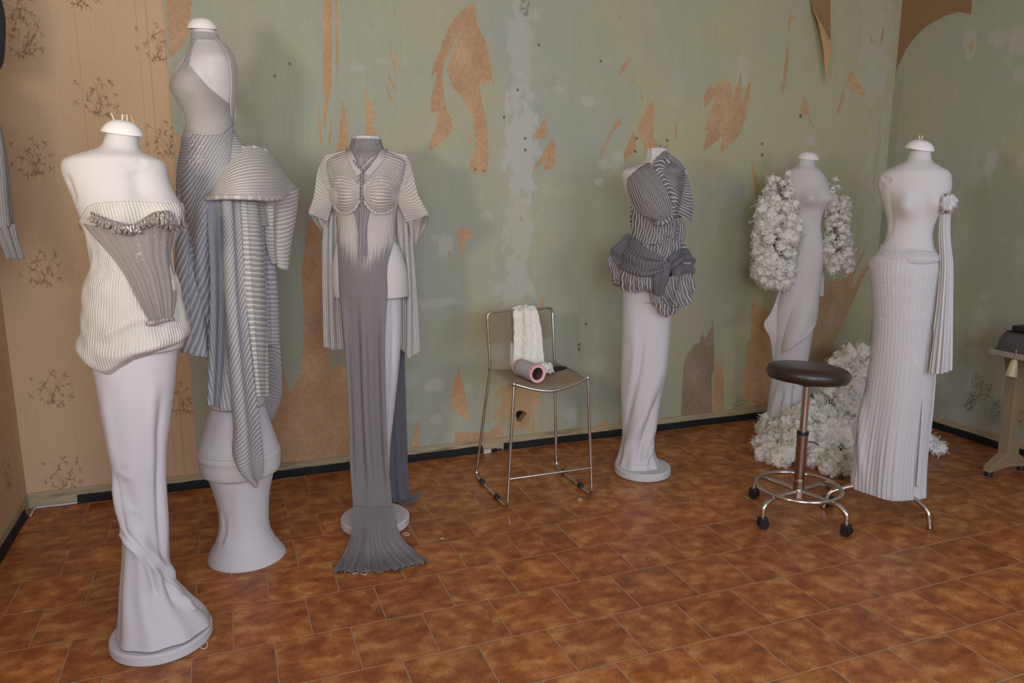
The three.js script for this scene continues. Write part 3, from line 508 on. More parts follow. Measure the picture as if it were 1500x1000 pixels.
{ // 1. strapless white ribbed top with a grey corset panel
  const S = new Spot(238, 936).body([[192, 157, 204, .95], [205, 152, 203, .95], [215, 146, 204, .9], [221, 131, 207, .8], [227, 110, 221, .7], [234, 94, 238, .62], [243, 89, 244, .6], [256, 91, 246, .6], [272, 97, 250, .62], [300, 109, 258, .66], [326, 120, 261, .68], [345, 128, 256, .68], [365, 133, 251, .7], [385, 135, 251, .72], [400, 130, 255, .74], [415, 125, 260, .76], [440, 122, 266, .78], [480, 120, 271, .78], [505, 121, 270, .78], [520, 128, 266, .78], [545, 137, 261, .76]]);
  S.bumps = bustBump([[178, 312, 26, 26, .03], [238, 312, 24, 26, .04]]);
  const f = form(S, 'white dress form wearing the strapless ribbed top, with twisted skirt cover');
  mesh('torso', loft(S, { y1: 512, mod: sum(asMod(S.bumps), creases([{ pts: [[168, 236], [190, 243], [204, 240], [216, 234]], amp: -.006, w: 6 }, { pts: [[95, 250], [103, 275], [112, 300]], amp: -.008, w: 4 }, { pts: [[196, 240], [204, 270], [210, 300]], amp: -.012, w: 16 }])) }), whiteForm, f);
  neckCap(S, f, 147, 191, 211, 199, 21, 5);
  mesh('skirt_cover', loft(S, { nu: 200, nv: 260, rows: [[490, 128, 264, .76], [530, 134, 260, .76], [582, 144, 255, .76], [620, 151, 250, .76], [664, 159, 244, .76], [700, 167, 243, .78], [726, 174, 244, .8], [770, 183, 247, .9], [800, 180, 248, .95], [827, 177, 249, 1], [855, 174, 256, 1], [885, 172, 280, 1], [905, 170, 300, 1], [918, 168, 308, 1]],
    mod: sum(spiral(3, 1, 3, .004, .1, .5), spiral(9, 0, 4, .004, .55, .95), creases([{ pts: [[160, 680], [171, 715], [186, 776], [214, 815], [252, 855], [292, 900]], step: .02, w: 9 }, { pts: [[160, 680], [171, 715], [190, 772], [218, 808], [256, 846], [296, 890]], amp: .026, w: 9 }, { pts: [[206, 800], [222, 845], [232, 880]], amp: -.014, w: 5 }, { pts: [[226, 820], [246, 862], [262, 895]], amp: -.012, w: 5 }, { pts: [[262, 868], [272, 885], [284, 896]], amp: .014, w: 4 }, { pts: [[270, 860], [284, 882], [298, 894]], amp: -.012, w: 3 }, { pts: [[172, 690], [184, 698], [196, 700]], amp: .004, w: 5 }, { pts: [[184, 742], [194, 748], [204, 750]], amp: .003, w: 5 }, { pts: [[148, 560], [160, 640], [172, 712]], amp: .008, w: 8 }, { pts: [[238, 560], [234, 640], [236, 740], [240, 830]], amp: -.012, w: 6 }, { pts: [[225, 540], [222, 620], [226, 720]], amp: .006, w: 8 }])) }), whiteCover, f);
  mesh('base_disc', disc(S, 238, 936, 75, .038), whiteCover, f);
  const t = worn(S, 'knit_top', 'strapless white ribbed knit top with grey corset panel and beaded frill', 'top');
  const roll = (px, py, th, v) => .012 * gauss((v - .93) / .07) - .02 * sstep(.95, 1, v) + .003 * n2(th * 2, v * 5);
  mesh('ribbed_body', loft(S, { y0: 297, y1: 512, nu: 200, nv: 140, grow: .006, thick: .006, uv: [100 / 8, 3], top: (th) => 26 * sstep(-.5, -1.5, th) - 3 * gauss((th - .1) / .5), bottom: (th) => 30 * gauss((th + .75) / .6) - 10 * sstep(.4, 1.5, th),
    mod: sum(asMod(S.bumps), roll, creases([{ pts: [[136, 500], [160, 486], [195, 470], [228, 458]], amp: .008, w: 7 }, { pts: [[124, 508], [160, 520], [210, 512], [268, 488]], amp: .008, w: 10 }])) }), whiteRib, t);
  const pan = mesh('corset_panel', sheet(S, [[[122, 327, .012], [155, 334, .012], [192, 338, .013], [230, 331, .014], [266, 320, .014]], [[140, 348, .012], [168, 354, .012], [198, 356, .013], [230, 354, .013], [254, 350, .013]], [[163, 374, .012], [185, 378, .012], [207, 380, .013], [231, 380, .013], [254, 378, .012]], [[183, 402, .012], [200, 405, .012], [219, 407, .012], [237, 407, .012], [257, 404, .012]], [[200, 436, .012], [213, 438, .012], [227, 439, .012], [242, 439, .012], [258, 436, .012]], [[218, 470, .012], [226, 471, .012], [235, 471, .012], [244, 470, .012], [254, 465, .012]]], { nu: 90, nv: 90, conform: 1, uv: [4.4, 2], fold: (u, v) => .0009 * Math.sin(u * 60) + .0012 * Math.sin(u * 23 + v) }), greyGauze, t);
  const fr = [[132, 315], [150, 322], [170, 329], [192, 334], [205, 329], [214, 323], [225, 317], [240, 314], [255, 315], [270, 316]];
  const frill = mesh('frill', sheet(S, [fr.map(([x, y]) => [x, y - 5, .012]), fr.map(([x, y]) => [x, y - 1, .028]), fr.map(([x, y], i) => [x, y + 4 + (i > 6 ? 7 : 0), .036]), fr.map(([x, y], i) => [x, y + 8 + (i > 6 ? 10 : 0), .024])], { nu: 420, nv: 20, conform: 1, thick: .002, uv: [12, .4], warp: (u, v) => [0, v * (1.6 * n2(u * 60, 1) + 1.2 * Math.sin(u * 190))], fold: (u, v) => (.3 + v) * ((.004 + .006 * sstep(.4, 1, u)) * Math.sin(u * 210 + Math.sin(u * 47) * 2 + v * 3) + .006 * n2(u * 24, v * 3 + 9)) }), greyGauze, t);
  beads(S, [...scatter(26, 192, 336, 16, 6), ...scatter(40, 245, 322, 24, 9)], frill, .04, .0018);
  beads(S, [...scatter(20, 205, 350, 6, 12), ...scatter(20, 204, 376, 8, 8), ...scatter(22, 225, 350, 25, 30)], pan, .015, .0013);
  mesh('gathered_tab', sheet(S, [[[215, 471, .016], [228, 469, .02], [240, 467, .018], [256, 465, .016]], [[216, 477, .02], [228, 475, .028], [240, 471, .024], [256, 469, .018]]], { conform: 1, nu: 60, nv: 10, thick: .006, uv: [1, .2], fold: (u) => .003 * Math.sin(u * 50) }), greyGauze, t);
}
{ // 2. tall form seen from its side, striped gown with hip flounce
  const S = new Spot(361, 812).body([[44, 281, 317, 1], [56, 281, 320, 1], [64, 279, 328, 1.05], [75, 273, 337, 1.25], [90, 265, 345, 1.4], [105, 257, 347, 1.4], [120, 250, 348, 1.3], [130, 249, 348, 1.2], [140, 253, 347, 1.15], [152, 261, 345, 1.1], [163, 267, 343, 1.1], [178, 271, 342, 1.05], [190, 271, 343, 1.1], [205, 270, 350, 1.15], [225, 268, 368, 1.1], [250, 266, 380, 1.05], [300, 268, 388, 1], [340, 275, 388, 1], [420, 292, 387, 1], [520, 306, 387, 1], [593, 307, 388, 1]]);
  const f = form(S, 'tall white dress form on a flared fabric-covered pedestal, seen from its side');
  mesh('torso', loft(S, { nv: 200, mod: creases([{ pts: [[300, 84], [318, 78], [334, 90]], amp: .004, w: 5 }, { pts: [[304, 70], [306, 110], [318, 140]], amp: -.003, w: 3 }]) }), whiteForm, f);
  neckCap(S, f, 273, 41, 319, 43, 16, 0);
  mesh('pedestal_cover', loft(S, { rows: [[575, 309, 387, .95], [598, 306, 389, .95], [625, 298, 398, .95], [645, 291, 405, .95], [658, 289, 409, .95], [665, 290, 410, .95]], mod: creases([{ pts: [[330, 600], [320, 640], [312, 660]], amp: .004, w: 8 }]) }), whiteCover, f);
  mesh('hoop', loft(S, { nv: 30, rows: [[656, 288, 409, .95], [662, 287, 411, .95], [668, 290, 411, .95], [680, 292, 411, .95], [688, 295, 409, .95], [691, 299, 405, .95]] }), whiteForm, f);
  mesh('lower_cover', loft(S, { nv: 160, rows: [[680, 300, 404, .95], [700, 306, 400, .95], [720, 313, 396, .95], [750, 320, 394, .95], [775, 319, 396, .97], [792, 313, 404, 1], [804, 306, 413, 1], [812, 303, 419, 1], [817, 303, 419, 1]], mod: creases([{ pts: [[322, 742], [326, 770], [318, 800]], amp: .003, w: 3 }, { pts: [[328, 748], [331, 778], [322, 806]], amp: -.003, w: 3 }, { pts: [[336, 752], [334, 785], [326, 808]], amp: .003, w: 4 }, { pts: [[345, 700], [350, 740], [346, 800]], amp: .004, w: 10 }]) }), whiteCover, f);
  const t = worn(S, 'striped_gown', 'pleated grey and white striped gown with a stiff hip flounce', 'gown');
  mesh('bodice', loft(S, { y0: 160, y1: 212, grow: .003, nu: 160, nv: 80, thick: .003, uv: [2, 2.2], swap: true }), paleStripe, t);
  mesh('bust_wrap', sheet(S, [[[272, 88, .008], [284, 104, .01], [301, 124, .01], [322, 142, .01], [342, 157, .008]], [[262, 101, .008], [279, 116, .011], [298, 133, .011], [320, 147, .01], [342, 158, .008]], [[250, 120, .008], [271, 132, .012], [294, 144, .012], [318, 152, .01], [342, 159, .009]], [[250, 136, .008], [270, 148, .012], [293, 156, .012], [318, 159, .011], [342, 161, .009]], [[264, 158, .008], [277, 166, .012], [298, 170, .012], [320, 168, .011], [343, 164, .009]], [[270, 182, .008], [281, 187, .012], [300, 187, .012], [321, 181, .011], [343, 170, .009]], [[270, 205, .008], [284, 207, .012], [302, 206, .012], [324, 197, .011], [344, 180, .009]]], { nu: 80, nv: 120, conform: 1, swap: true, uv: [1, 5.2] }), paleStripe, t);
  mesh('back_strap', sheet(S, [[[316, 56, .004], [325, 57, .004]], [[328, 72, .006], [337, 72, .004]], [[336, 95, .008], [346, 95, .004]], [[338, 125, .01], [347, 125, .006]], [[337, 150, .012], [346, 152, .006]], [[338, 170, .012], [345, 175, .006]]], { conform: 1, nu: 16, nv: 60, uv: [.5, 1] }), paleStripe, t);
  mesh('neck_band', loft(S, { y0: 50, y1: 62, grow: .004, thick: .004, nv: 16, uv: [6, 1] }), stripeGrey, t);
  mesh('halter_edge', sheet(S, [[[280, 58, .004], [287, 59, .006]], [[274, 76, .004], [281, 74, .008]], [[270, 90, .004], [277, 92, .008]]], { conform: 1, nu: 10, nv: 30, uv: [.4, 1] }), stripeGrey, t);
  mesh('hip_yoke', loft(S, { y0: 196, y1: 330, grow: .008, nu: 160, nv: 120, thick: .004, swap: true, uv: [2, 4], mod: (px, py, th, v) => .02 * v }), stripeGrey, t);
  const diag = (a, b) => (u, v) => [u * a + v * b, v];
  mesh('front_panel', sheet(S, [[[269, 194, .009], [290, 197, .013], [315, 198, .013], [342, 190, .009]], [[266, 240, .018], [285, 246, .026], [307, 248, .026], [336, 232, .02]], [[262, 289, .04], [277, 297, .06], [295, 302, .055], [320, 296, .04]], [[261, 350, .06, .9], [275, 355, .1, .9], [290, 360, .08, .9], [310, 362, .05, .9]], [[262, 430, .08, .7], [274, 436, .13, .7], [288, 440, .1, .7], [309, 442, .06, .7]], [[271, 514, .1, .5], [282, 519, .15, .5], [293, 522, .13, .5], [305, 526, .1, .5]]], { nu: 70, nv: 140, conform: 1, uvFn: (u, v) => [u * 1.6 * (1 - .25 * v) + v * 2.9, v], fold: (u, v) => .018 * v * Math.sin(u * 9 + 1) }), stripeBlueGrey, t);
  mesh('middle_panel', sheet(S, [[[300, 262, .03], [318, 258, .03], [345, 262, .02]], [[303, 310, .06], [322, 310, .05], [348, 310, .04]], [[308, 400, .09, .9], [326, 404, .06, .9], [348, 408, .07, .9]], [[307, 500, .12, .8], [325, 506, .07, .8], [346, 510, .1, .8]], [[305, 590, .14, .6], [320, 597, .1, .6], [338, 603, .13, .6]]], { nu: 60, nv: 140, conform: 1, uvFn: diag(1.6, -2.4), fold: (u, v) => .014 * v * Math.sin(u * 11) }), stripeBlueGrey, t);
  mesh('pointed_panel', sheet(S, [[[324, 284, .06], [338, 284, .08], [352, 286, .07]], [[326, 350, .09], [341, 350, .12], [356, 352, .1]], [[330, 440, .11, .9], [345, 442, .15, .9], [362, 444, .12, .9]], [[336, 540, .13, .8], [352, 544, .18, .8], [372, 546, .14, .8]], [[342, 620, .14, .7], [360, 626, .19, .7], [383, 630, .15, .7]], [[343, 672, .15, .7], [364, 688, .19, .7], [387, 684, .16, .7]], [[374, 708, .17, .7], [378, 711, .18, .7], [381, 707, .17, .7]]], { nu: 50, nv: 180, conform: 1, swap: true, uvFn: (u, v) => [u * .6, u * 1.2 + v * 7.5], fold: (u, v) => .012 * Math.sin(u * 6) }), stripeBlueGrey, t);
  mesh('side_panel', sheet(S, [[[350, 284, .05], [362, 284, .08], [376, 286, .06]], [[352, 340, .07], [366, 340, .11], [382, 342, .08]], [[355, 420, .08], [371, 422, .13], [388, 424, .09]], [[366, 510, .1, .9], [378, 511, .14, .9], [392, 512, .1, .9]], [[375, 580, .11, .9], [383, 581, .15, .9], [393, 580, .11, .9]]], { nu: 40, nv: 140, conform: 1, swap: true, uvFn: (u, v) => [u, v * 5.6], fold: (u, v) => .006 * Math.sin(u * 9) }), stripeGrey, t);
  mesh('back_panel', sheet(S, [[[374, 286, .02], [386, 286, 0], [397, 288, -.05]], [[380, 360, .04], [392, 360, .02], [402, 362, -.05]], [[386, 440, .05, .9], [398, 440, .03, .9], [408, 440, -.05, .9]], [[390, 503, .06, .8], [400, 504, .04, .8], [411, 503, -.04, .8]]], { nu: 40, nv: 100, conform: 1, swap: true, uvFn: (u, v) => [u, v * 4.2], fold: (u, v) => .008 * Math.sin(u * 10) }), stripeBlueGrey, t);
  mesh('inner_hem', sheet(S, [[[385, 500, -.02], [397, 500, -.06], [410, 500, -.1]], [[390, 545, -.02], [402, 545, -.08], [413, 560, -.12]], [[388, 580, -.02], [400, 590, -.08], [411, 585, -.12]], [[384, 625, -.02], [392, 622, -.06], [401, 612, -.1]]], { nu: 30, nv: 50, uv: [1, 3.2], swap: true }), stripeBlueGrey, t);
  const fl = mesh('hip_flounce', sheet(S, [[[304, 278, .13], [312, 256, .12], [326, 235, .11], [346, 220, .09], [368, 215, .05], [389, 220, -.01], [402, 234, -.08]], [[303, 283, .17], [316, 266, .18], [334, 249, .19], [355, 239, .18], [377, 236, .13], [398, 241, .04], [413, 250, -.08]], [[302, 287, .19], [319, 278, .23], [341, 269, .26], [364, 265, .25], [387, 264, .19], [408, 264, .08], [424, 264, -.07]], [[301, 291, .2], [323, 289, .26], [347, 289, .3], [372, 290, .28], [396, 292, .2], [414, 289, .09], [433, 274, -.07]]], { nu: 120, nv: 80, thick: .006, swap: true, uvFn: (u, v) => [u, v * 2.3] }), paleStripe, t);
  mesh('binding', tube([[301, 290, .2], [304, 278, .135], [312, 256, .125], [326, 235, .115], [346, 220, .095], [368, 215, .055], [389, 220, -.005], [402, 234, -.08]].map(([x, y, o]) => S.loc(x, y, o)), .006, 50, 8), capeRib, fl);
  mesh('hem_roll', tube([[301, 291, .2], [323, 289, .26], [347, 289, .3], [372, 290, .28], [396, 292, .2], [412, 290, .1]].map(([x, y, o]) => S.loc(x, y, o)), .008, 60, 8), paleRib, fl);
  mesh('flounce_tail', sheet(S, [[[384, 284, .06], [400, 290, .1], [416, 283, .05], [432, 275, -.06]], [[386, 318, .05], [400, 322, .07], [414, 320, .03], [430, 310, -.06]], [[390, 355, .04], [402, 358, .05], [413, 360, .02], [424, 350, -.06]], [[398, 384, .03], [406, 388, .03], [413, 394, .01], [419, 396, -.05]]], { nu: 50, nv: 80, swap: true, uvFn: (u, v) => [u, v * 2.4], fold: (u, v) => .014 * Math.sin(u * 8 + v) }), capeRib, t);
  beads(S, [...scatter(26, 285, 225, 14, 20), ...scatter(16, 285, 330, 16, 90)], t, .09, .0016);
}
{ // 3. grey high-necked gown with ribbed cape
  const S = new Spot(550, 763).body([[203, 517, 556, .95], [212, 515, 558, .95], [221, 511, 564, .9], [228, 493, 580, .7], [236, 480, 593, .62], [255, 480, 592, .6], [275, 485, 586, .62], [295, 489, 582, .66], [324, 496, 578, .68], [349, 494, 579, .68], [370, 489, 588, .7], [396, 486, 596, .74], [420, 487, 598, .76], [434, 489, 598, .76]]);
  S.bumps = bustBump([[506, 287, 20, 20, .04], [557, 287, 20, 20, .04]]);
  const f = form(S, 'white dress form under the grey high-necked gown, bare at both hips');
  mesh('torso', loft(S, { mod: asMod(S.bumps) }), whiteForm, f);
  mesh('skirt_cover', loft(S, { nv: 60, rows: [[425, 514, 588, .8], [480, 514, 588, .8], [521, 515, 586, .8], [600, 524, 578, .85], [672, 530, 571, .9], [748, 531, 572, .9], [764, 528, 574, .9]], mod: creases([{ pts: [[578, 440], [574, 560], [566, 700]], amp: -.006, w: 4 }]) }), whiteCover, f);
  mesh('neck_top', loft(S, { y0: 200, y1: 206, grow: .002, nv: 8, mod: (a, b, th) => .002 * Math.sin(th * 7) }), whiteForm, f);
  mesh('base_disc', disc(S, 550, 767, 50, .04), whiteCover, f);
  const t = worn(S, 'cape_gown', 'floor-length grey knit gown with turtleneck and striped ribbed cape', 'gown');
  mesh('turtleneck', loft(S, { y0: 204, y1: 229, nv: 40, grow: .005, bottom: (th) => 24 * gauss((th + .28) / .3), thick: .004, uv: [52 / 8, .5], mod: (a, b, th) => .0012 * Math.sin(th * 52) }), greyKnit, t);
  mesh('sheer_bodice', loft(S, { y0: 226, y1: 352, nu: 160, grow: .004, thick: .003, uv: [9, 1.2], mod: asMod(S.bumps), bottom: (th) => 0 }), paleRib, t);
  const L = [[[510, 219, .008], [518, 234, .012], [526, 250, .014], [528, 262, .014]], [[494, 223, .008], [500, 241, .012], [508, 256, .014], [520, 266, .014]], [[475, 229, .008], [482, 250, .014], [490, 263, .014], [506, 266, .014]], [[465, 250, .014, .9], [474, 268, .026, .9], [481, 281, .024, .9], [490, 286, .018, .9]], [[460, 285, .05, .6], [467, 296, .05, .6], [476, 301, .04, .7], [487, 298, .03, .8]], [[452, 311, .07, .3], [460, 316, .06, .3], [470, 320, .04, .4], [480, 324, .02, .5]]];
  const R = [[[564, 219, .008], [552, 234, .012], [536, 250, .014], [532, 262, .014]], [[578, 223, .008], [566, 241, .012], [554, 256, .014], [542, 266, .014]], [[597, 229, .008], [584, 250, .014], [574, 263, .014], [560, 266, .014]], [[604, 250, .014, .9], [596, 268, .026, .9], [588, 281, .024, .9], [580, 287, .018, .9]], [[613, 285, .05, .6], [606, 297, .05, .6], [596, 302, .04, .7], [584, 300, .03, .8]], [[628, 313, .07, .3], [619, 318, .06, .3], [608, 322, .04, .4], [596, 326, .02, .5]]];
  const RR = R.map((r) => [...r].reverse());
  for (const q of [L, RR]) {
    mesh('cape_shoulder', sheet(S, q.slice(0, 4), { nu: 90, nv: 70, conform: 1, uv: [17 / 8, 1] }), capeRib, t);
    mesh('cape_sleeve', sheet(S, [q[2].map((p, i) => [p[0], p[1], p[2] + .003, p[3] ?? 1]), ...q.slice(3)], { nu: 60, nv: 90, conform: 1, swap: true, uvFn: (u, v) => [u, v * 2.4 + .5 * (q === L ? u : 1 - u)] }), capeRib, t);
  }
  for (const q of [[[506, 220, .011], [514, 219, .012], [511, 236, .017], [521, 234, .019], [522, 258, .02], [530, 254, .02]], [[566, 220, .011], [558, 219, .012], [561, 236, .017], [549, 234, .019], [541, 258, .02], [533, 254, .02]]]) mesh('neckline_band', sheet(S, [[q[0], q[1]], [q[2], q[3]], [q[4], q[5]]], { conform: 1, nu: 10, nv: 30, uv: [.3, 1] }), paleRib, t);
  const hang = (a) => sheet(S, a, { nu: 40, nv: 40, uv: [1.2, .6], fold: (u, v) => .006 * Math.sin(u * 14) });
  mesh('cape_hem', hang([[[452, 311, .07, .2], [465, 316, .04, .2], [480, 322, .02, .3]], [[460, 322, .0, 0], [470, 328, 0, 0], [481, 330, 0, 0]], [[472, 336, -.06, 0], [478, 342, -.06, 0], [484, 344, -.06, 0]]]), paleRib, t);
  mesh('cape_hem', hang([[[598, 325, .02, .3], [612, 320, .04, .2], [628, 313, .07, .2]], [[600, 336, 0, 0], [612, 332, 0, 0], [624, 326, -.02, 0]], [[603, 366, -.06, 0], [608, 356, -.06, 0], [613, 346, -.06, 0]]]), paleRib, t);
  mesh('bust_cup', sheet(S, [[[485, 262, .018], [482, 278, .018], [486, 295, .016], [497, 309, .014]], [[497, 260, .02], [496, 280, .022], [500, 300, .02], [507, 312, .016]], [[512, 263, .02], [513, 281, .022], [515, 298, .02], [517, 307, .016]], [[527, 274, .016], [527, 280, .016], [527, 287, .016], [526, 293, .016]]], { nu: 80, nv: 60, conform: 1, uv: [12 / 8, 1], fold: (u) => .001 * Math.sin(u * 75) }), capeRib, t);
  mesh('bust_cup', sheet(S, [[[532, 274, .016], [532, 281, .016], [533, 289, .016], [536, 298, .016]], [[546, 263, .02], [547, 281, .022], [547, 300, .02], [546, 309, .016]], [[563, 261, .02], [566, 282, .022], [564, 301, .02], [558, 312, .016]], [[578, 272, .018], [582, 286, .018], [582, 296, .016], [576, 306, .014]]], { nu: 80, nv: 60, conform: 1, uv: [12 / 8, 1], fold: (u) => .001 * Math.sin(u * 75) }), capeRib, t);
  const line = (pts, r) => tube(pts.map(([x, y, o]) => S.loc(x, y, S.surf(x, y) + o)), r, 40, 8);
  for (const p of [[[485, 261, .02], [497, 259, .024], [512, 262, .024], [527, 273, .018]], [[532, 273, .018], [546, 262, .024], [563, 260, .024], [579, 271, .02]], [[486, 297, .018], [497, 310, .018], [508, 313, .02], [519, 307, .02], [527, 294, .018]], [[533, 294, .018], [543, 308, .02], [556, 313, .02], [570, 310, .018], [582, 298, .018]]]) mesh('cup_piping', line(p, .004), paleRib, t);
  for (const p of [[[508, 219, .012], [518, 235, .016], [529, 249, .018]], [[566, 219, .012], [546, 236, .016], [532, 249, .018]], [[530, 249, .018], [530, 270, .02], [530, 290, .02], [528, 302, .014]]]) mesh('neck_cord', line(p, .0055), greyKnit, t);
  mesh('dark_centre_gather', sheet(S, [[[518, 305, .012], [529, 300, .014], [542, 306, .012]], [[522, 322, .01], [530, 322, .014], [539, 322, .01]], [[525, 345, .01], [531, 345, .016], [538, 345, .01]], [[526, 370, .01], [532, 370, .014], [538, 370, .01]], [[528, 388, .008], [532, 389, .01], [536, 388, .008]]], { conform: 1, nu: 24, nv: 80, uv: [.6, 1], fold: (u, v) => .003 * Math.sin(u * 14 + v * 9) }), greyKnit, t);
  // loosely knitted at the top, where the white form shows between the threads, dense further down
  const edge = (u) => .66 + .13 * Math.abs(u - .5) * 2 + .03 * n2(u * 34, 1) + .02 * n2(u * 90, 4), pale = (u, v) => { const mid = gauss((u - .44 - .02 * n2(v * 20, 2)) / .07); return sstep(edge(u) + .0, edge(u) + .12, v + .03 * n2(u * 70, v * 8)) * (1 - .8 * mid * sstep(1, .93, v)); };
  const panelMat = phys({ map: dataTex(256, 1024, (u, v, x, y) => mix3([122, 117, 120], [182, 176, 173], pale(u, v)).map((q) => q + (x % 6 < 3 ? 7 : -7) + fbm(u * 30, v * 90, 2) * 8)), bumpMap: dataTex(256, 8, (u, v, x) => [x % 6 < 3 ? 200 : 60], false), bumpScale: .0012, roughness: .92, sheen: .2, sheenRoughness: .6 });
  const P = [[[495, 308, .006], [514, 306, .006], [532, 305, .006], [553, 306, .006], [580, 308, .006]], [[495, 350, .008], [513, 352, .008], [532, 353, .008], [553, 352, .008], [576, 352, .008]], [[496, 390, .008], [513, 392, .01], [532, 393, .012], [550, 392, .01], [567, 390, .008]], [[498, 432, .01], [514, 434, .014], [532, 435, .016], [549, 434, .014], [567, 432, .01]], [[505, 500, .06, .6], [519, 501, .05, .6], [533, 502, .06, .6], [549, 501, .05, .6], [564, 500, .06, .6]], [[510, 600, .13, 0], [523, 600, .12, 0], [536, 600, .135, 0], [551, 600, .12, 0], [566, 600, .13, 0]], [[512, 670, .14, 0], [526, 670, .13, 0], [540, 670, .145, 0], [555, 670, .13, 0], [569, 672, .14, 0]], [[517, 740, .16, 0], [530, 742, .16, 0], [545, 744, .17, 0], [560, 742, .16, 0], [575, 742, .16, 0]]];
  mesh('front_panel', sheet(S, P.slice(0, 8).map((r, i) => i > 3 ? r : r.map((p) => [...p, 1])), { nu: 80, nv: 200, uv: [3.4, 4], fold: (u, v) => sstep(.35, .6, v) * sstep(1, .85, v) * (.005 * Math.sin(u * 13 + 1) + .003 * Math.sin(u * 29)), uvFn: (u, v) => [u, 1 - v] }), panelMat, t);
  { // the panel's foot spreads on the floor
    const a = [517, 530, 545, 560, 575].map((x, i) => S.loc(x, [740, 742, 744, 742, 742][i], [.16, .16, .17, .16, .16][i]).toArray());
    const b = [[514, 785], [531, 790], [547, 792], [563, 790], [586, 783]].map((p) => S.floor(...p, .055).toArray()), c = [[502, 815], [527, 818], [552, 819], [577, 816], [607, 806]].map((p) => S.floor(...p, .012).toArray()), d = [[489, 836], [522, 838], [556, 838], [592, 832], [628, 822]].map((p) => S.floor(...p, .008).toArray());
    const net = [a, b, c, d], nu = 160, nv = 60, Q = [];
    for (let j = 0; j <= nv; j++) for (let i = 0; i <= nu; i++) { const u = i / nu, v = j / nv, q = crow(net.map((r) => crow(r, u)), v), w = v * v * .016 * (n2(u * 30, 3) + .6 * n2(u * 70, 8)); Q.push(V(q[0], Math.max(q[1] + .0035 * v * (1 + Math.sin(u * 200)) + sstep(.1, .4, v) * sstep(.9, .5, v) * .012 * gauss((u - .33) / .05), .004), q[2] + w)); }
    mesh('frayed_hem', clothFrom(Q, nu, nv, { uvFn: (u, v) => [u, .04 - .03 * v], thick: .004 }), panelMat, t);
  }
  mesh('back_train', sheet(S, [[[560, 432, -.1], [578, 434, -.12], [592, 436, -.14]], [[562, 521, -.12], [578, 522, -.14], [592, 522, -.16]], [[566, 620, -.14], [580, 620, -.15], [595, 620, -.17]], [[568, 690, -.16], [583, 692, -.16], [597, 690, -.18]], [[570, 728, -.16], [586, 730, -.14], [602, 726, -.15]], [[575, 734, -.11], [600, 736, -.1], [622, 719, -.15]]], { nu: 40, nv: 120, uv: [1.2, 3], fold: (u, v) => .006 * Math.sin(u * 14) }), darkKnit, t);
  const slv = { nu: 50, nv: 120, uv: [1.6, 2], fold: (u, v) => .005 * Math.sin(u * 13 + v * 2) };
  mesh('hanging_sleeve', sheet(S, [[[476, 316, .0], [484, 312, .01], [492, 308, 0]], [[473, 350, -.02], [483, 350, 0], [495, 350, -.02]], [[473, 400, -.03], [484, 400, 0], [496, 400, -.03]], [[474, 450, -.03], [486, 450, 0], [500, 450, -.03]], [[475, 508, -.03], [489, 512, 0], [505, 511, -.03]]], slv), stripeGrey, t);
  mesh('hanging_sleeve', sheet(S, [[[580, 306, 0], [592, 310, .01], [606, 318, 0]], [[582, 350, -.03], [594, 350, 0], [604, 352, -.03]], [[588, 400, -.04], [598, 400, 0], [607, 400, -.03]], [[588, 450, -.04], [600, 450, 0], [611, 450, -.03]], [[588, 511, -.04], [600, 524, 0], [615, 514, -.03]]], slv), stripeGrey, t);
  beads(S, [...scatter(24, 506, 268, 20, 10), ...scatter(20, 566, 262, 18, 12)], t, .028, .0016);
}
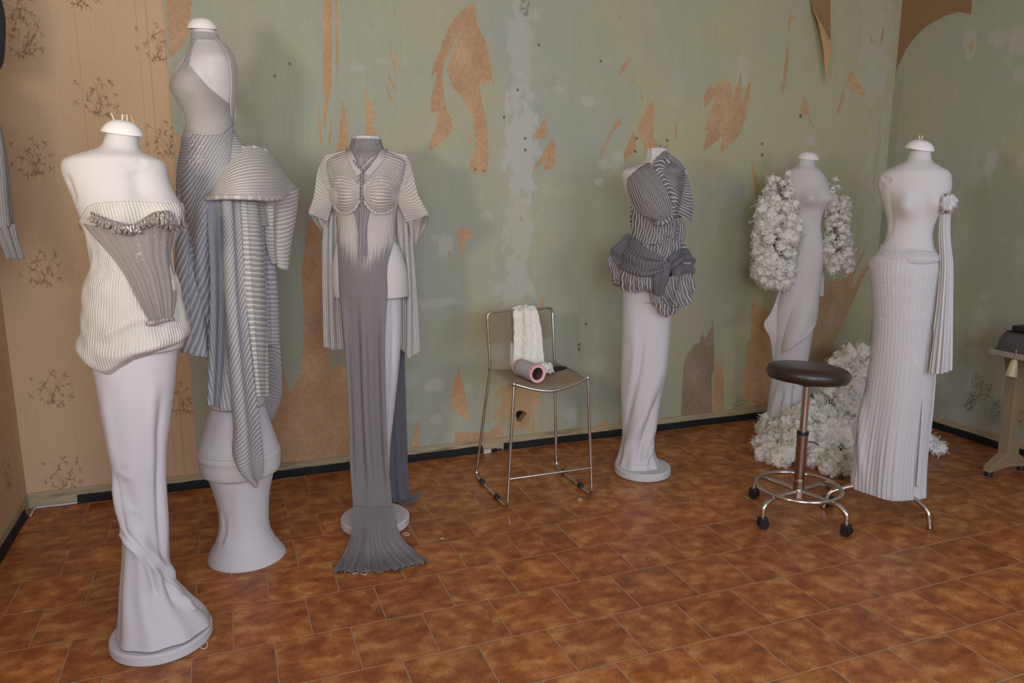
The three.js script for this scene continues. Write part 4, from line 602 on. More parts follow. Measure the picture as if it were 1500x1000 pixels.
{ // 4. draped dark striped top
  const S = new Spot(941, 690).body([[220, 949, 976, .95], [234, 946, 979, .95], [242, 930, 990, .75], [250, 911, 1006, .65], [264, 911, 1005, .62], [285, 918, 1000, .62], [304, 926, 996, .64], [340, 926, 994, .66], [360, 918, 999, .7], [390, 908, 1003, .72], [425, 911, 990, .76], [440, 912, 986, .8]]);
  S.bumps = bustBump([[942, 292, 16, 18, .03], [982, 292, 16, 18, .03]]);
  const f = form(S, 'white dress form under the draped dark striped top, with twisted skirt cover');
  mesh('torso', loft(S, { mod: asMod(S.bumps) }), whiteForm, f);
  mesh('neck_top', loft(S, { y0: 217, y1: 240, grow: .004, nv: 24, mod: (a, b, th) => .002 * Math.sin(th * 9) }), whiteForm, f);
  mesh('skirt_cover', loft(S, { nu: 200, nv: 220, rows: [[425, 912, 987, .8], [465, 911, 983, .8], [510, 910, 979, .8], [564, 910, 970, .82], [600, 911, 964, .85], [630, 912, 958, .9], [645, 912, 957, .95], [662, 908, 959, 1], [678, 902, 966, 1], [688, 901, 978, 1]], mod: sum(spiral(4, 0, 3, .004, .2, .6), spiral(10, 1, 3, .004, .75, 1), creases([{ pts: [[980, 470], [970, 540], [945, 610], [920, 650], [910, 672]], amp: .016, w: 8 }, { pts: [[970, 560], [952, 610], [940, 650], [932, 684]], amp: -.014, w: 4 }, { pts: [[964, 600], [950, 650], [938, 685]], amp: .012, w: 4 }, { pts: [[945, 470], [936, 540], [922, 600], [914, 636]], amp: -.012, w: 5 }, { pts: [[925, 440], [930, 520], [922, 600]], amp: .006, w: 7 }, { pts: [[958, 640], [950, 670], [946, 686]], amp: .01, w: 3 }])) }), whiteCover, f);
  mesh('base_disc', disc(S, 941, 692, 41.5, .042), whiteCover, f);
  const t = worn(S, 'draped_top', 'draped dark grey knit top with white stripes and gathered hip swags', 'top');
  mesh('underlayer', loft(S, { y0: 300, y1: 418, grow: .01, nu: 140, thick: .004, uv: [1.4, 2.2], swap: true, mod: (px, py, th, v) => .03 * sstep(.35, .75, v) + .008 * n2(th * 2, v * 6) }), darkStripe, t);
  const sh = (name, grid, o, m = darkStripe) => mesh(name, sheet(S, grid, { conform: 1, nu: 60, nv: 60, thick: .006, ...o }), m, t);
  sh('shoulder_drape', [[[972, 221, .006], [988, 230, .008], [1006, 250, .004]], [[958, 240, .012], [984, 248, .02], [1009, 266, .008]], [[966, 262, .012], [990, 268, .03], [1012, 284, .012]], [[978, 288, .014], [996, 292, .034], [1014, 304, .014]], [[982, 312, .016], [996, 316, .036], [1013, 324, .014]]], { swap: true, uvFn: (u, v) => [u, v * 2.2 + .25 * Math.sin(u * 7) * (1 - v)], fold: (u, v) => .006 * Math.sin(u * 11 + v * 6) });
  sh('front_left_drape', [[[919, 262, .012], [933, 249, .016], [951, 238, .012]], [[922, 284, .02], [945, 274, .034], [966, 260, .02]], [[928, 304, .03], [955, 297, .055], [980, 285, .03]], [[940, 313, .045], [962, 312, .07], [984, 306, .045]], [[957, 322, .05], [970, 324, .062], [981, 318, .05]]], { uv: [17 / 8, 1], fold: (u, v) => .004 * Math.sin(v * 9) });
  sh('bodice_drape', [[[929, 303, .02], [948, 311, .03], [964, 325, .036], [983, 323, .03]], [[927, 325, .02], [945, 334, .03], [965, 340, .034], [985, 334, .03]], [[921, 345, .026], [940, 356, .04], [962, 357, .044], [986, 341, .034]]], { uv: [15 / 8, 1], fold: (u, v) => .006 * Math.sin(u * 8 + v * 4) });
  sh('side_drape', [[[984, 318, .02], [993, 322, .026], [1003, 326, .016]], [[981, 340, .024], [992, 342, .03], [1003, 345, .016]], [[976, 364, .03], [988, 366, .034], [998, 362, .02]]], { uv: [8 / 8, 1], fold: (u, v) => .006 * Math.sin(u * 9) });
  sh('waist_bell', [[[968, 350, .036], [980, 348, .04], [994, 352, .034]], [[962, 366, .05], [979, 366, .058], [997, 362, .045]], [[957, 379, .056], [972, 384, .066], [990, 374, .05]]], { uv: [9 / 8, 1], fold: (u, v) => .005 * Math.sin(u * 16) * v });
  sh('waist_drape', [[[921, 346, .03], [942, 357, .04], [966, 358, .04]], [[924, 360, .04], [944, 370, .05], [966, 368, .05]], [[930, 374, .05], [948, 382, .06], [966, 380, .055]]], { uv: [10 / 8, 1], fold: (u, v) => .006 * Math.sin(u * 14) });
  sh('hip_frill', [[[893, 372, .05], [903, 386, .07], [920, 398, .09], [938, 404, .1], [958, 404, .09]], [[891, 382, .06], [901, 400, .09], [918, 413, .11], [938, 415, .12], [958, 414, .1]], [[894, 392, .05], [905, 414, .085], [919, 426, .1], [939, 424, .11], [957, 424, .09]]], { nu: 120, uv: [20 / 8, 1], fold: (u, v) => .008 * Math.sin(u * 36) * v });
  sh('grey_swag', [[[919, 342, .03], [930, 350, .04], [952, 368, .06], [979, 380, .07]], [[903, 357, .05], [920, 369, .08], [948, 385, .1], [978, 386, .085]], [[893, 372, .05], [914, 388, .09], [944, 400, .12], [974, 394, .1]], [[897, 384, .045], [918, 402, .08], [944, 410, .1], [964, 405, .09]]], { uv: [2, 2], fold: (u, v) => .009 * Math.sin(v * 17 + u * 3) }, darkKnit);
  sh('grey_knot', [[[980, 378, .06], [994, 368, .07], [1008, 364, .04], [1016, 376, .02]], [[980, 390, .07], [993, 384, .1], [1006, 382, .07], [1017, 390, .025]], [[984, 404, .07], [994, 402, .1], [1004, 400, .07], [1013, 408, .03]]], { uv: [1.4, 1.4], fold: (u, v) => .009 * Math.sin(v * 13 + u * 5) }, darkKnit);
  sh('low_right_frill', [[[958, 420, .07], [975, 408, .09], [994, 402, .09], [1012, 400, .05]], [[966, 432, .08], [980, 430, .11], [998, 426, .1], [1016, 414, .05]], [[974, 444, .075], [990, 449, .1], [1007, 447, .09], [1018, 424, .04]]], { nu: 100, uv: [15 / 8, 1], fold: (u, v) => .008 * Math.sin(u * 26) * v });
  sh('grey_tail', [[[958, 392, .09], [970, 388, .1], [983, 382, .09]], [[956, 410, .1], [968, 410, .115], [979, 404, .1]], [[957, 424, .09], [965, 434, .1], [972, 428, .09]]], { uv: [1, 1], fold: (u, v) => .006 * Math.sin(u * 9) }, darkKnit);
  sh('lowest_frill', [[[952, 422, .06], [964, 428, .07], [978, 438, .07], [994, 444, .05]], [[954, 434, .065], [966, 446, .08], [978, 452, .08], [993, 451, .055]], [[957, 443, .06], [967, 458, .07], [977, 464, .07], [991, 457, .05]]], { uv: [10 / 8, 1], fold: (u, v) => .007 * Math.sin(u * 22) * v });
  mesh('twisted_roll', tube([[985, 300, .03], [984, 316, .05], [974, 325, .066], [962, 327, .06]].map(([x, y, o]) => S.loc(x, y, S.surf(x, y) + o)), .014, 30, 10), darkStripe, t);
}
// loose wool: lumps of fluffy curls
const woolMat = phys({ color: new THREE.Color(0.78, 0.75, 0.7), roughness: 1, sheen: 0.6, sheenRoughness: 0.6, sheenColor: new THREE.Color(0.8, 0.78, 0.74) });
const lumps = Array.from({ length: 6 }, (_, k) => {
  const g = new THREE.IcosahedronGeometry(1, 5), p = g.attributes.position, o = k * 17.3;
  for (let i = 0; i < p.count; i++) { const v = V(p.getX(i), p.getY(i), p.getZ(i)), a = n3(v.x * 1.1 + o, v.y * 1.1, v.z * 1.1), b = 1 - Math.abs(n3(v.x * 2.6 + o, v.y * 2.6, v.z * 2.6)) * 1.6, c = 1 - Math.abs(n3(v.x * 6 + o, v.y * 6, v.z * 6)) * 1.6; v.multiplyScalar(0.8 + 0.26 * a + 0.2 * b + 0.09 * c); p.setXYZ(i, v.x, v.y, v.z); }
  const h = cleanG(g); h.deleteAttribute('uv'); return h;
});
const smoothLumps = lumps.map((g) => { g.deleteAttribute('normal'); const c = toCreasedNormals(g, 3.1); c.setAttribute('uv', new THREE.Float32BufferAttribute(new Float32Array(c.attributes.position.count * 2), 2)); return c; });
const curlGeo = (p, d, L, r) => { const a = V(rr(-1, 1), rr(-1, 1), rr(-1, 1)), q = p.clone().addScaledVector(d, L * .5).addScaledVector(a, L * .6), e = p.clone().addScaledVector(d, L).addScaledVector(V(rr(-1, 1), rr(-1, 1), rr(-1, 1)), L * .8); return new THREE.TubeGeometry(new THREE.CatmullRomCurve3([p, q, e]), 4, r, 3, false); };
function wool(items, fuzz = 24) { // items: [centre, radius]
  const out = [];
  for (const [c, r, d] of items) {
    out.push(smoothLumps[Math.floor(rnd() * 6)].clone().applyMatrix4(new THREE.Matrix4().compose(c, new THREE.Quaternion().setFromEuler(new THREE.Euler(rr(0, 6), rr(0, 6), rr(0, 6))), V(r * rr(.8, 1.2), r * rr(.7, 1.05), r * rr(.8, 1.2)))));
    for (let k = 0; k < fuzz; k++) { const q = V(rr(-1, 1), rr(-1, 1), rr(-1, 1)).normalize(); out.push(curlGeo(c.clone().addScaledVector(q, r * .85), q, r * rr(.3, .75), rr(.0012, .0028))); }
  }
  return merge(out);
}
{ // 5. woolly bolero
  const S = new Spot(1152, 640).body([[231, 1170, 1195, .95], [243, 1166, 1195, .95], [250, 1152, 1203, .75], [262, 1146, 1211, .7], [280, 1148, 1215, .72], [295, 1152, 1214, .75], [307, 1156, 1208, .75], [330, 1163, 1203, .75], [356, 1164, 1206, .75], [385, 1158, 1207, .8], [405, 1152, 1203, .8]]);
  S.bumps = bustBump([[1187, 291, 11, 12, .045], [1212, 290, 9, 11, .034]]);
  const f = form(S, 'white dress form wearing the fluffy wool sleeves, standing in loose wool');
  mesh('torso', loft(S, { mod: sum(asMod(S.bumps), creases([{ pts: [[1166, 362], [1184, 362], [1204, 355]], amp: .003, w: 2.5 }])) }), whiteForm, f);
  neckCap(S, f, 1167, 231, 1200, 234, 11, 0);
  mesh('skirt_cover', loft(S, { nu: 160, rows: [[396, 1152, 1202, .8], [440, 1138, 1198, .8], [480, 1131, 1192, .8], [526, 1131, 1184, .85], [570, 1128, 1178, .9], [600, 1125, 1176, .95], [632, 1120, 1180, 1], [642, 1118, 1182, 1]], mod: sum(spiral(5, 0, 2, .006, .4, .8), creases([{ pts: [[1142, 560], [1134, 590], [1128, 625]], amp: .014, w: 4 }, { pts: [[1150, 565], [1140, 600], [1136, 632]], amp: -.012, w: 3 }, { pts: [[1172, 530], [1164, 580], [1160, 630]], amp: -.012, w: 4 }])) }), whiteCover, f);
  const o = mesh('overskirt', sheet(S, [[[1153, 396, .008], [1168, 400, .01], [1184, 402, .01], [1202, 402, .008]], [[1142, 425, .012], [1162, 430, .014], [1182, 432, .014], [1200, 432, .01]], [[1130, 456, .03], [1154, 462, .035], [1178, 460, .035], [1199, 456, .02]], [[1119, 475, .06], [1146, 484, .045], [1174, 478, .045], [1198, 466, .025]], [[1128, 496, .04], [1146, 500, .05], [1170, 492, .05], [1194, 478, .03]], [[1132, 526, .03], [1148, 516, .05], [1166, 505, .05], [1187, 488, .03]]], { conform: 1, nu: 50, nv: 90, fold: (u, v) => .004 * Math.sin(u * 8 + v * 5) }), whiteForm, f);
  o.userData.label = 'slanted white overskirt with a diagonal hem';
  mesh('hanging_tab', sheet(S, [[[1201, 396, -.02], [1207, 396, -.03]], [[1200, 415, -.02], [1207, 415, -.03]], [[1200, 433, -.02], [1206, 434, -.03]]], { nu: 8, nv: 20 }), whiteForm, f);
  const t = worn(S, 'wool_bolero', 'fluffy cream wool bolero of two huge curly sleeves', 'jacket');
  const along = (sp, n, dep) => { const it = []; for (let i = 0; i < n; i++) { const u = Math.sqrt(rnd()) * .9 + .1 * rnd(), q = crow(sp, u), a = rr(0, 6.283), c = S.loc(q[0], q[1], q[2]), k = S.loc(q[0] + q[3], q[1], q[2]).x - c.x, rad = k * rr(.55, .85), s = k * rr(.17, .33); it.push([V(c.x + Math.cos(a) * rad, c.y + rr(-.02, .02), c.z + Math.sin(a) * rad * dep), s]); } return it; };
  mesh('sleeve', wool(along([[1160, 250, .02, 11], [1145, 268, .03, 22], [1141, 300, .06, 31], [1137, 340, .08, 34], [1134, 380, .08, 32], [1132, 402, .07, 31], [1142, 420, .06, 20]], 360, .9)), woolMat, t);
  mesh('sleeve', wool(along([[1202, 255, -.02, 9], [1216, 270, -.03, 15], [1226, 298, -.03, 20], [1227, 340, -.03, 20], [1226, 375, -.03, 23], [1227, 394, -.03, 22]], 260, 1.1)), woolMat, t);
}
{ // 6. long sheer ribbed skirt
  const S = new Spot(1297, 748).body([[220, 1333, 1364, .95], [236, 1325, 1366, .95], [244, 1308, 1378, .75], [252, 1292, 1391, .66], [267, 1285, 1395, .64], [283, 1288, 1392, .64], [305, 1294, 1379, .68], [325, 1299, 1371, .7], [345, 1298, 1367, .72], [360, 1292, 1370, .72], [372, 1285, 1375, .74], [388, 1277, 1379, .78], [422, 1278, 1374, .8], [453, 1280, 1371, .8], [500, 1279, 1368, .8]]);
  S.bumps = bustBump([[1330, 302, 15, 18, .045], [1368, 300, 12, 16, .03]]);
  const f = form(S, 'white dress form wearing the long sheer skirt, on bent metal legs');
  mesh('torso', loft(S, { mod: sum(asMod(S.bumps), creases([{ pts: [[1290, 258], [1300, 264], [1306, 262]], amp: -.006, w: 3 }, { pts: [[1287, 270], [1296, 272]], amp: -.005, w: 3 }, { pts: [[1302, 270], [1308, 320], [1304, 350]], amp: -.003, w: 3 }])) }), whiteForm, f);
  neckCap(S, f, 1325, 215, 1369, 221, 14, 4);
  const col = S.floor(1297, 748), leg = (fx, fy, kx, ky) => { const p = S.floor(fx, fy, .008), d = p.clone().sub(col).setY(0), k = col.clone().addScaledVector(d, .93).setY(.085); return bentTube([V(col.x, .17, col.z), k, p], .0105, .03); };
  for (const [x, y] of [[1362, 773], [1206, 742], [1318, 705]]) { const m = mesh('leg', leg(x, y), chrome, f); const e = S.floor(x, y, 0); mesh('foot_cap', new THREE.CylinderGeometry(.0125, .0125, .014, 14).translate(e.x, .007, e.z), blackPlastic, m); }
  mesh('pole', new THREE.CylinderGeometry(.016, .016, .68, 16).translate(col.x, .57, col.z), chrome, f);
  const t = worn(S, 'sheer_skirt', 'long white sheer pleated skirt with sequins and a draped side sleeve', 'skirt');
  mesh('skirt_body', loft(S, { nu: 320, nv: 160, thick: .003, grow: .004, uv: [100 / 8, 5], rows: [[362, 1291, 1371, .74], [374, 1284, 1376, .76], [388, 1275, 1380, .8], [422, 1277, 1375, .82], [453, 1279, 1372, .82], [500, 1278, 1369, .82], [560, 1270, 1366, .84], [610, 1262, 1360, .86], [656, 1254, 1356, .88], [704, 1248, 1354, .9], [716, 1248, 1354, .9]], top: (th) => 4 * Math.sin(th), mod: sum((px, py, th, v) => (.0004 + .0014 * sstep(.6, 1, v)) * Math.sin(th * 50) + .008 * sstep(.3, .9, v) * Math.sin(th * 5 + 1) + .003 * sstep(.5, 1, v) * n2(th * 4, v * 2), creases([{ pts: [[1270, 400], [1278, 380], [1310, 382], [1345, 378], [1384, 372]], amp: .012, w: 5 }, { pts: [[1268, 560], [1264, 640], [1262, 712]], amp: .014, w: 4 }])) }), sheerRib, t);
  mesh('waist_fold', sheet(S, [[[1290, 366, .006], [1320, 368, .01], [1352, 368, .016], [1385, 372, .016]], [[1290, 373, .008], [1320, 376, .018], [1352, 378, .03], [1387, 377, .034]], [[1290, 379, .006], [1320, 383, .01], [1352, 386, .016], [1384, 381, .022]]], { conform: 1, nu: 60, nv: 20, uv: [4, .3] }), sheerRib, t);
  mesh('draped_sleeve', sheet(S, [[[1378, 306, .02], [1384, 306, .03], [1392, 304, .02]], [[1376, 345, .03], [1384, 345, .05], [1391, 345, .03]], [[1378, 390, .04], [1387, 390, .07], [1395, 390, .04]], [[1373, 450, .05], [1384, 450, .08], [1395, 450, .05]], [[1366, 500, .07], [1381, 502, .1], [1395, 500, .07]], [[1360, 547, .08], [1378, 547, .11], [1395, 541, .08]]], { nu: 90, nv: 160, conform: .5, uv: [14 / 8, 4], fold: (u, v) => (.002 + .006 * v) * Math.sin(u * 34 + v * 2) }), sheerRib, t);
  mesh('under_sleeve', sheet(S, [[[1352, 520, .06], [1362, 520, .02], [1372, 520, -.02]], [[1350, 600, .08], [1358, 600, .03], [1366, 600, -.02]], [[1346, 660, .09], [1352, 662, .04], [1359, 660, 0]], [[1342, 712, .1], [1348, 714, .05], [1354, 712, 0]]], { nu: 40, nv: 80, uv: [1.2, 2], fold: (u, v) => .005 * Math.sin(u * 26) }), sheerRib, t);
  const kg = new THREE.IcosahedronGeometry(.035, 12), kp = kg.attributes.position;
  for (let i = 0; i < kp.count; i++) { const v = V(kp.getX(i), kp.getY(i), kp.getZ(i)), q = v.clone().normalize(); v.multiplyScalar(1 + .16 * Math.sin(q.y * 9 + q.x * 5 + n3(q.x * 2, q.y * 2, q.z * 2) * 3)); kp.setXYZ(i, v.x, v.y * 1.1, v.z); }
  const kc = S.loc(1388, 298, .06); kg.deleteAttribute('normal'); const ks = toCreasedNormals(kg, 2.6).translate(kc.x, kc.y, kc.z); mesh('knot', ks, sheerRib, t);
  beads(S, [...scatter(34, 1330, 420, 46, 45), ...scatter(40, 1315, 480, 40, 110)], t, .012, .0022);
}

// ---------------------------------------------------------------- furniture and small things
{ // corded high chair
  const c = onFloor(781, 712), W = (p) => p.clone().sub(c), at = (px, py, ref) => { const b = onFloor(...ref), d = EYE.clone().sub(b).setY(0).normalize(), r = ray(px, py), t = b.clone().sub(EYE).dot(d) / r.dot(d); return W(EYE.clone().addScaledVector(r, t)); };
  const ch = thing('high_chair', 'chrome wire high chair with cord back and seat against the green wall', 'chair', c);
  const FL = [743, 745], BL = [697, 697], FR = [867, 726], BR = [815, 684], R = .0075;
  const fl = W(onFloor(...FL, .008)), bl = W(onFloor(...BL, .008)), fr = W(onFloor(...FR, .008)), br = W(onFloor(...BR, .008));
  const mk = (f, b) => f.clone().lerp(b, .5);
  const sFL = at(753, 559, [748, 737]), sFR = at(861, 550, [866, 722]), sBL = at(718, 543, [704, 702]), sBR = at(812, 534, [815, 686]);
  const tL = at(713.5, 455, [704, 700]), tR = at(809, 453, [818, 684]);
  const ys = (sFL.y + sFR.y + sBL.y + sBR.y) / 4; for (const p of [sFL, sFR, sBL, sBR]) p.y = ys; tL.y = tR.y = (tL.y + tR.y) / 2;
  const pole = [];
  for (const [f, b, sf, sb] of [[fl, bl, sFL, sBL], [fr, br, sFR, sBR]]) {
    const up = b.clone().lerp(sb, .06), upf = f.clone().lerp(sf, .06);
    mesh('side_frame', bentTube([sb, b, f, sf], R, .045), chrome, ch);
    for (const k of [.22, .7]) { const p = b.clone().lerp(f, k); mesh('foot_glide', new THREE.CylinderGeometry(.013, .014, .026, 14).rotateX(Math.PI / 2).rotateY(Math.atan2(f.x - b.x, f.z - b.z)).translate(p.x, .014, p.z), blackPlastic, ch); }
    for (const q of [sf, sb]) mesh('joint', new THREE.SphereGeometry(.012, 12, 8).translate(q.x, q.y, q.z), chrome, ch);
    mesh('seat_rail', bentTube([sf, sb], R, .02), chrome, ch); pole.push([sf, sb]);
  }
  mesh('back_frame', bentTube([sBL, tL, tR, sBR], R, .03), chrome, ch);
  mesh('front_bow', tube([sFL, sFL.clone().lerp(sFR, .25).add(V(0, -.03, .012)), sFL.clone().lerp(sFR, .5).add(V(0, -.044, .018)), sFL.clone().lerp(sFR, .75).add(V(0, -.03, .012)), sFR], R, 40, 10), chrome, ch);
  mesh('foot_rail', bentTube([fl.clone().lerp(sFL, .24), fr.clone().lerp(sFR, .24)], .006, .02), chrome, ch);
  const cordB = phys({ color: new THREE.Color(.36, .31, .19), roughness: .35, transmission: .15, thickness: 0 }), cordS = std({ color: new THREE.Color(.22, .155, .095), roughness: .55 });
  const n = 27; for (let i = 0; i < n; i++) { const k = .05 + i / (n - 1) * .5, a = tL.clone().lerp(sBL, k), b = tR.clone().lerp(sBR, k); mesh('back_cord', new THREE.TubeGeometry(new THREE.CatmullRomCurve3([a, a.clone().lerp(b, .5).add(V(-.004, 0, -.012)), b]), 6, .0021, 5), cordB, ch); mesh('back_cord_knot', new THREE.TorusGeometry(R + .001, .002, 5, 8).rotateX(Math.PI / 2).translate(a.x, a.y, a.z), cordB, ch.children[ch.children.length - 1]); }
  const m = 58; for (let i = 0; i < m; i++) { const k = .03 + i / (m - 1) * .94, a = sFL.clone().lerp(sBL, k), b = sFR.clone().lerp(sBR, k), s = -.012 - .012 * (1 - k); mesh('seat_cord', new THREE.TubeGeometry(new THREE.CatmullRomCurve3([a, a.clone().lerp(b, .3).add(V(0, s, 0)), a.clone().lerp(b, .7).add(V(0, s, 0)), b]), 7, .0027, 5), cordS, ch); }
  const seatAt = (u, k, h) => sFL.clone().lerp(sFR, u).lerp(sBL.clone().lerp(sBR, u), k).add(V(0, h - .014, 0)).add(c);
  // scarf over the back
  const S = new Spot(765, 690), O = (x, y, o) => [x, y, o];
  const bz = S.base.clone(); const midBack = tL.clone().lerp(tR, .55).add(c), zOff = midBack.clone().sub(S.base).dot(S.dir);
  const scarfMat = clothMat([226, 224, 216], { grain: 10, rep: 3 });
  const sc = thing('scarf', 'crumpled white gauze scarf hung over the high chair back', 'scarf', S.base, S.turn);
  mesh('front_fall', sheet(S, [[[749, 452, zOff], [760, 449, zOff], [772, 448, zOff], [783, 449, zOff]], [[752, 461, zOff + .03], [763, 459, zOff + .04], [775, 458, zOff + .04], [788, 460, zOff + .03]], [[753, 485, zOff + .035], [765, 485, zOff + .045], [779, 485, zOff + .045], [793, 486, zOff + .035]], [[753, 515, zOff + .05], [766, 515, zOff + .06], [781, 515, zOff + .06], [795, 514, zOff + .05]], [[750, 538, zOff + .08], [764, 540, zOff + .09], [780, 540, zOff + .09], [798, 536, zOff + .08]]], { nu: 60, nv: 90, thick: .008, uv: [1, 2], fold: (u, v) => .007 * Math.sin(u * 13 + v * 2) + .003 * n2(u * 8, v * 9) }), scarfMat, sc);
  mesh('back_fall', sheet(S, [[[749, 452, zOff], [764, 448, zOff], [783, 449, zOff]], [[748, 465, zOff - .03], [763, 463, zOff - .03], [782, 463, zOff - .03]], [[748, 500, zOff - .03], [763, 500, zOff - .03], [781, 500, zOff - .03]], [[747, 535, zOff - .03], [762, 537, zOff - .03], [780, 536, zOff - .03]]], { nu: 30, nv: 50, thick: .006, uv: [1, 2], fold: (u) => .005 * Math.sin(u * 12) }), scarfMat, sc);
  // yarn cone lying on the seat
  const a0 = seatAt(.36, .12, .043), b0 = seatAt(.30, .62, .043), ax = a0.clone().sub(b0).normalize();
  const q = new THREE.Quaternion().setFromUnitVectors(V(0, 1, 0), ax), L = a0.distanceTo(b0);
  const yc = thing('yarn_tube', 'roll of lilac-grey yarn on a pink tube lying on the chair seat', 'yarn', b0); yc.quaternion.copy(q);
  const yb = dataTex(128, 128, (u, v, x, y) => [128 + 90 * Math.sin((v * 40 + u * 3) * 6.283)], false);
  const lat = (p, s = 40) => new THREE.LatheGeometry(p.map((e) => new THREE.Vector2(...e)), s);
  mesh('wound_yarn', lat([[.03, .012], [.041, .014], [.043, .03], [.043, L - .03], [.041, L - .014], [.03, L - .012]]), std({ color: new THREE.Color(.46, .42, .45), bumpMap: yb, bumpScale: .002, roughness: .95 }), yc);
  mesh('pink_tube', toCreasedNormals(lat([[.031, L - .06], [.031, L], [.043, L + .002], [.045, L - .006], [.043, L - .016], [.034, L - .018], [.034, .01], [.043, .012], [.044, .004], [.042, 0], [.031, 0], [.031, L - .06]]), .6), std({ color: new THREE.Color(.78, .42, .44), roughness: .6 }), yc);
  mesh('tube_core', lat([[.0305, .002], [.0305, L - .006], [.0285, L - .006], [.0285, .002]]), std({ color: new THREE.Color(.10, .06, .045), roughness: .95 }), yc);
  // pad of cotton and the clip beside it
  const w0 = seatAt(.6, .45, .038), ww = wool(Array.from({ length: 9 }, () => [V(rr(-.03, .03), rr(-.008, .014), rr(-.02, .02)), rr(.014, .022)]), 12);
  const wm = mesh('cotton_wad', ww, woolMat); wm.position.copy(w0); tag(wm, 'small wad of white cotton beside the yarn roll on the seat', 'cotton');
  const s0 = seatAt(.78, .55, .016), gr = thing('thread_snips', 'black handled snips lying on the chair seat', 'snips', s0, .35);
  for (const s of [-1, 1]) { mesh('handle', bentTube([V(-.065, .002, s * .004), V(-.02, .006, s * .012), V(.03, .004, s * .016), V(.075, 0, s * .006)], .0085, .03), blackPlastic, gr); mesh('blade', rbox(.045, .004, .008, .0015, -.08, .002, s * .004), chrome, gr); }
  mesh('pivot', new THREE.CylinderGeometry(.006, .006, .022, 14).translate(-.055, .004, 0), blackPlastic, gr);
}
{ // swivel stool
  const feet = [[1103, 729], [1116, 773], [1238, 784], [1212, 741]].map((p) => onFloor(...p)), c = feet.reduce((s, p) => s.add(p), V(0, 0, 0)).multiplyScalar(.25);
  const st = thing('swivel_stool', 'round dark brown leather stool on chrome post with castors', 'stool', c);
  const post = (y) => y, seatY = (() => { const d = EYE.clone().sub(c).setY(0).normalize(), r = ray(1184, 546), t = c.clone().sub(EYE).dot(d) / r.dot(d); return EYE.clone().addScaledVector(r, t); })();
  const sy = seatY.y, k = seatY.clone().sub(c);
  const rS = .17, leather = phys({ color: new THREE.Color(.028, .015, .011), roughness: .38, clearcoat: .25, clearcoatRoughness: .35, bumpMap: dataTex(256, 256, (u, v) => [128 + 90 * fbm(u * 60, v * 60, 2)], false), bumpScale: .0006 });
  const prof = new THREE.SplineCurve([[.0001, .033], [.08, .033], [.13, .03], [.158, .02], [.168, 0], [.16, -.022], [.14, -.03], [.1, -.031], [.0001, -.031]].map((p) => new THREE.Vector2(...p))).getPoints(60).map((p) => new THREE.Vector2(Math.max(p.x, .0001), p.y));
  const seat = mesh('seat', new THREE.LatheGeometry(prof, 64), leather, st); seat.position.set(k.x * .5, sy, k.z * .5); seat.rotation.z = -.075; seat.scale.set(1.06, 1.15, 1.06); seat.rotation.x = -.03;
  mesh('seam', new THREE.TorusGeometry(.1665, .0022, 6, 64).rotateX(Math.PI / 2).translate(0, -.006, 0), leather, seat);
  mesh('seat_plate', rbox(.13, .012, .13, .004, 0, -.037, 0), blackPlastic, seat);
  const cyl = (r, y0, y1, s = 24) => new THREE.CylinderGeometry(r, r, y1 - y0, s).translate(0, (y0 + y1) / 2, 0);
  mesh('upper_post', cyl(.017, .38, sy - .03), chrome, st).position.set(k.x * .25, 0, k.z * .25);
  const floorTintedChrome = std({ color: new THREE.Color(.36, .26, .2), metalness: 1, roughness: .28 });  // chrome post with the brown floor reflection put into its colour
  mesh('lower_post', cyl(.024, .1, .405), floorTintedChrome, st); mesh('collar', cyl(.026, .395, .41), blackPlastic, st); mesh('post_ring', cyl(.027, .175, .185), chrome, st); mesh('hub', cyl(.034, .1, .135), chrome, st);
  mesh('height_lever', bentTube([V(.02, .36, .01), V(.05, .36, .02), V(.07, .345, .028)], .003, .01), blackPlastic, st);
  const rr0 = feet[0].clone().sub(feet[2]).setY(0).length() / 2;
  mesh('foot_ring', new THREE.TorusGeometry(.185, .009, 12, 72).rotateX(Math.PI / 2).translate(0, .145, 0), chrome, st);
  for (const f of feet) {
    const d = f.clone().sub(c).setY(0), r = d.length(); d.normalize(); const p = (q, y) => d.clone().multiplyScalar(q).setY(y);
    mesh('leg', bentTube([p(.02, .125), p(r - .045, .125), p(r, .1), p(r, .05)], .0115, .045), chrome, st);
    const ca = new THREE.Group(); ca.name = 'castor'; ca.position.copy(p(r, 0)); ca.rotation.y = rr(0, 3); st.add(ca);
    for (const s of [-1, 1]) mesh('wheel', toCreasedNormals(new THREE.CylinderGeometry(.022, .022, .014, 22).rotateZ(Math.PI / 2).translate(s * .012, .0225, .004), .6), blackPlastic, ca);
    mesh('fork', merge([rbox(.036, .022, .04, .006, 0, .042, .002), new THREE.CylinderGeometry(.008, .008, .02, 12).translate(0, .06, 0)]), blackPlastic, ca);
  }
}
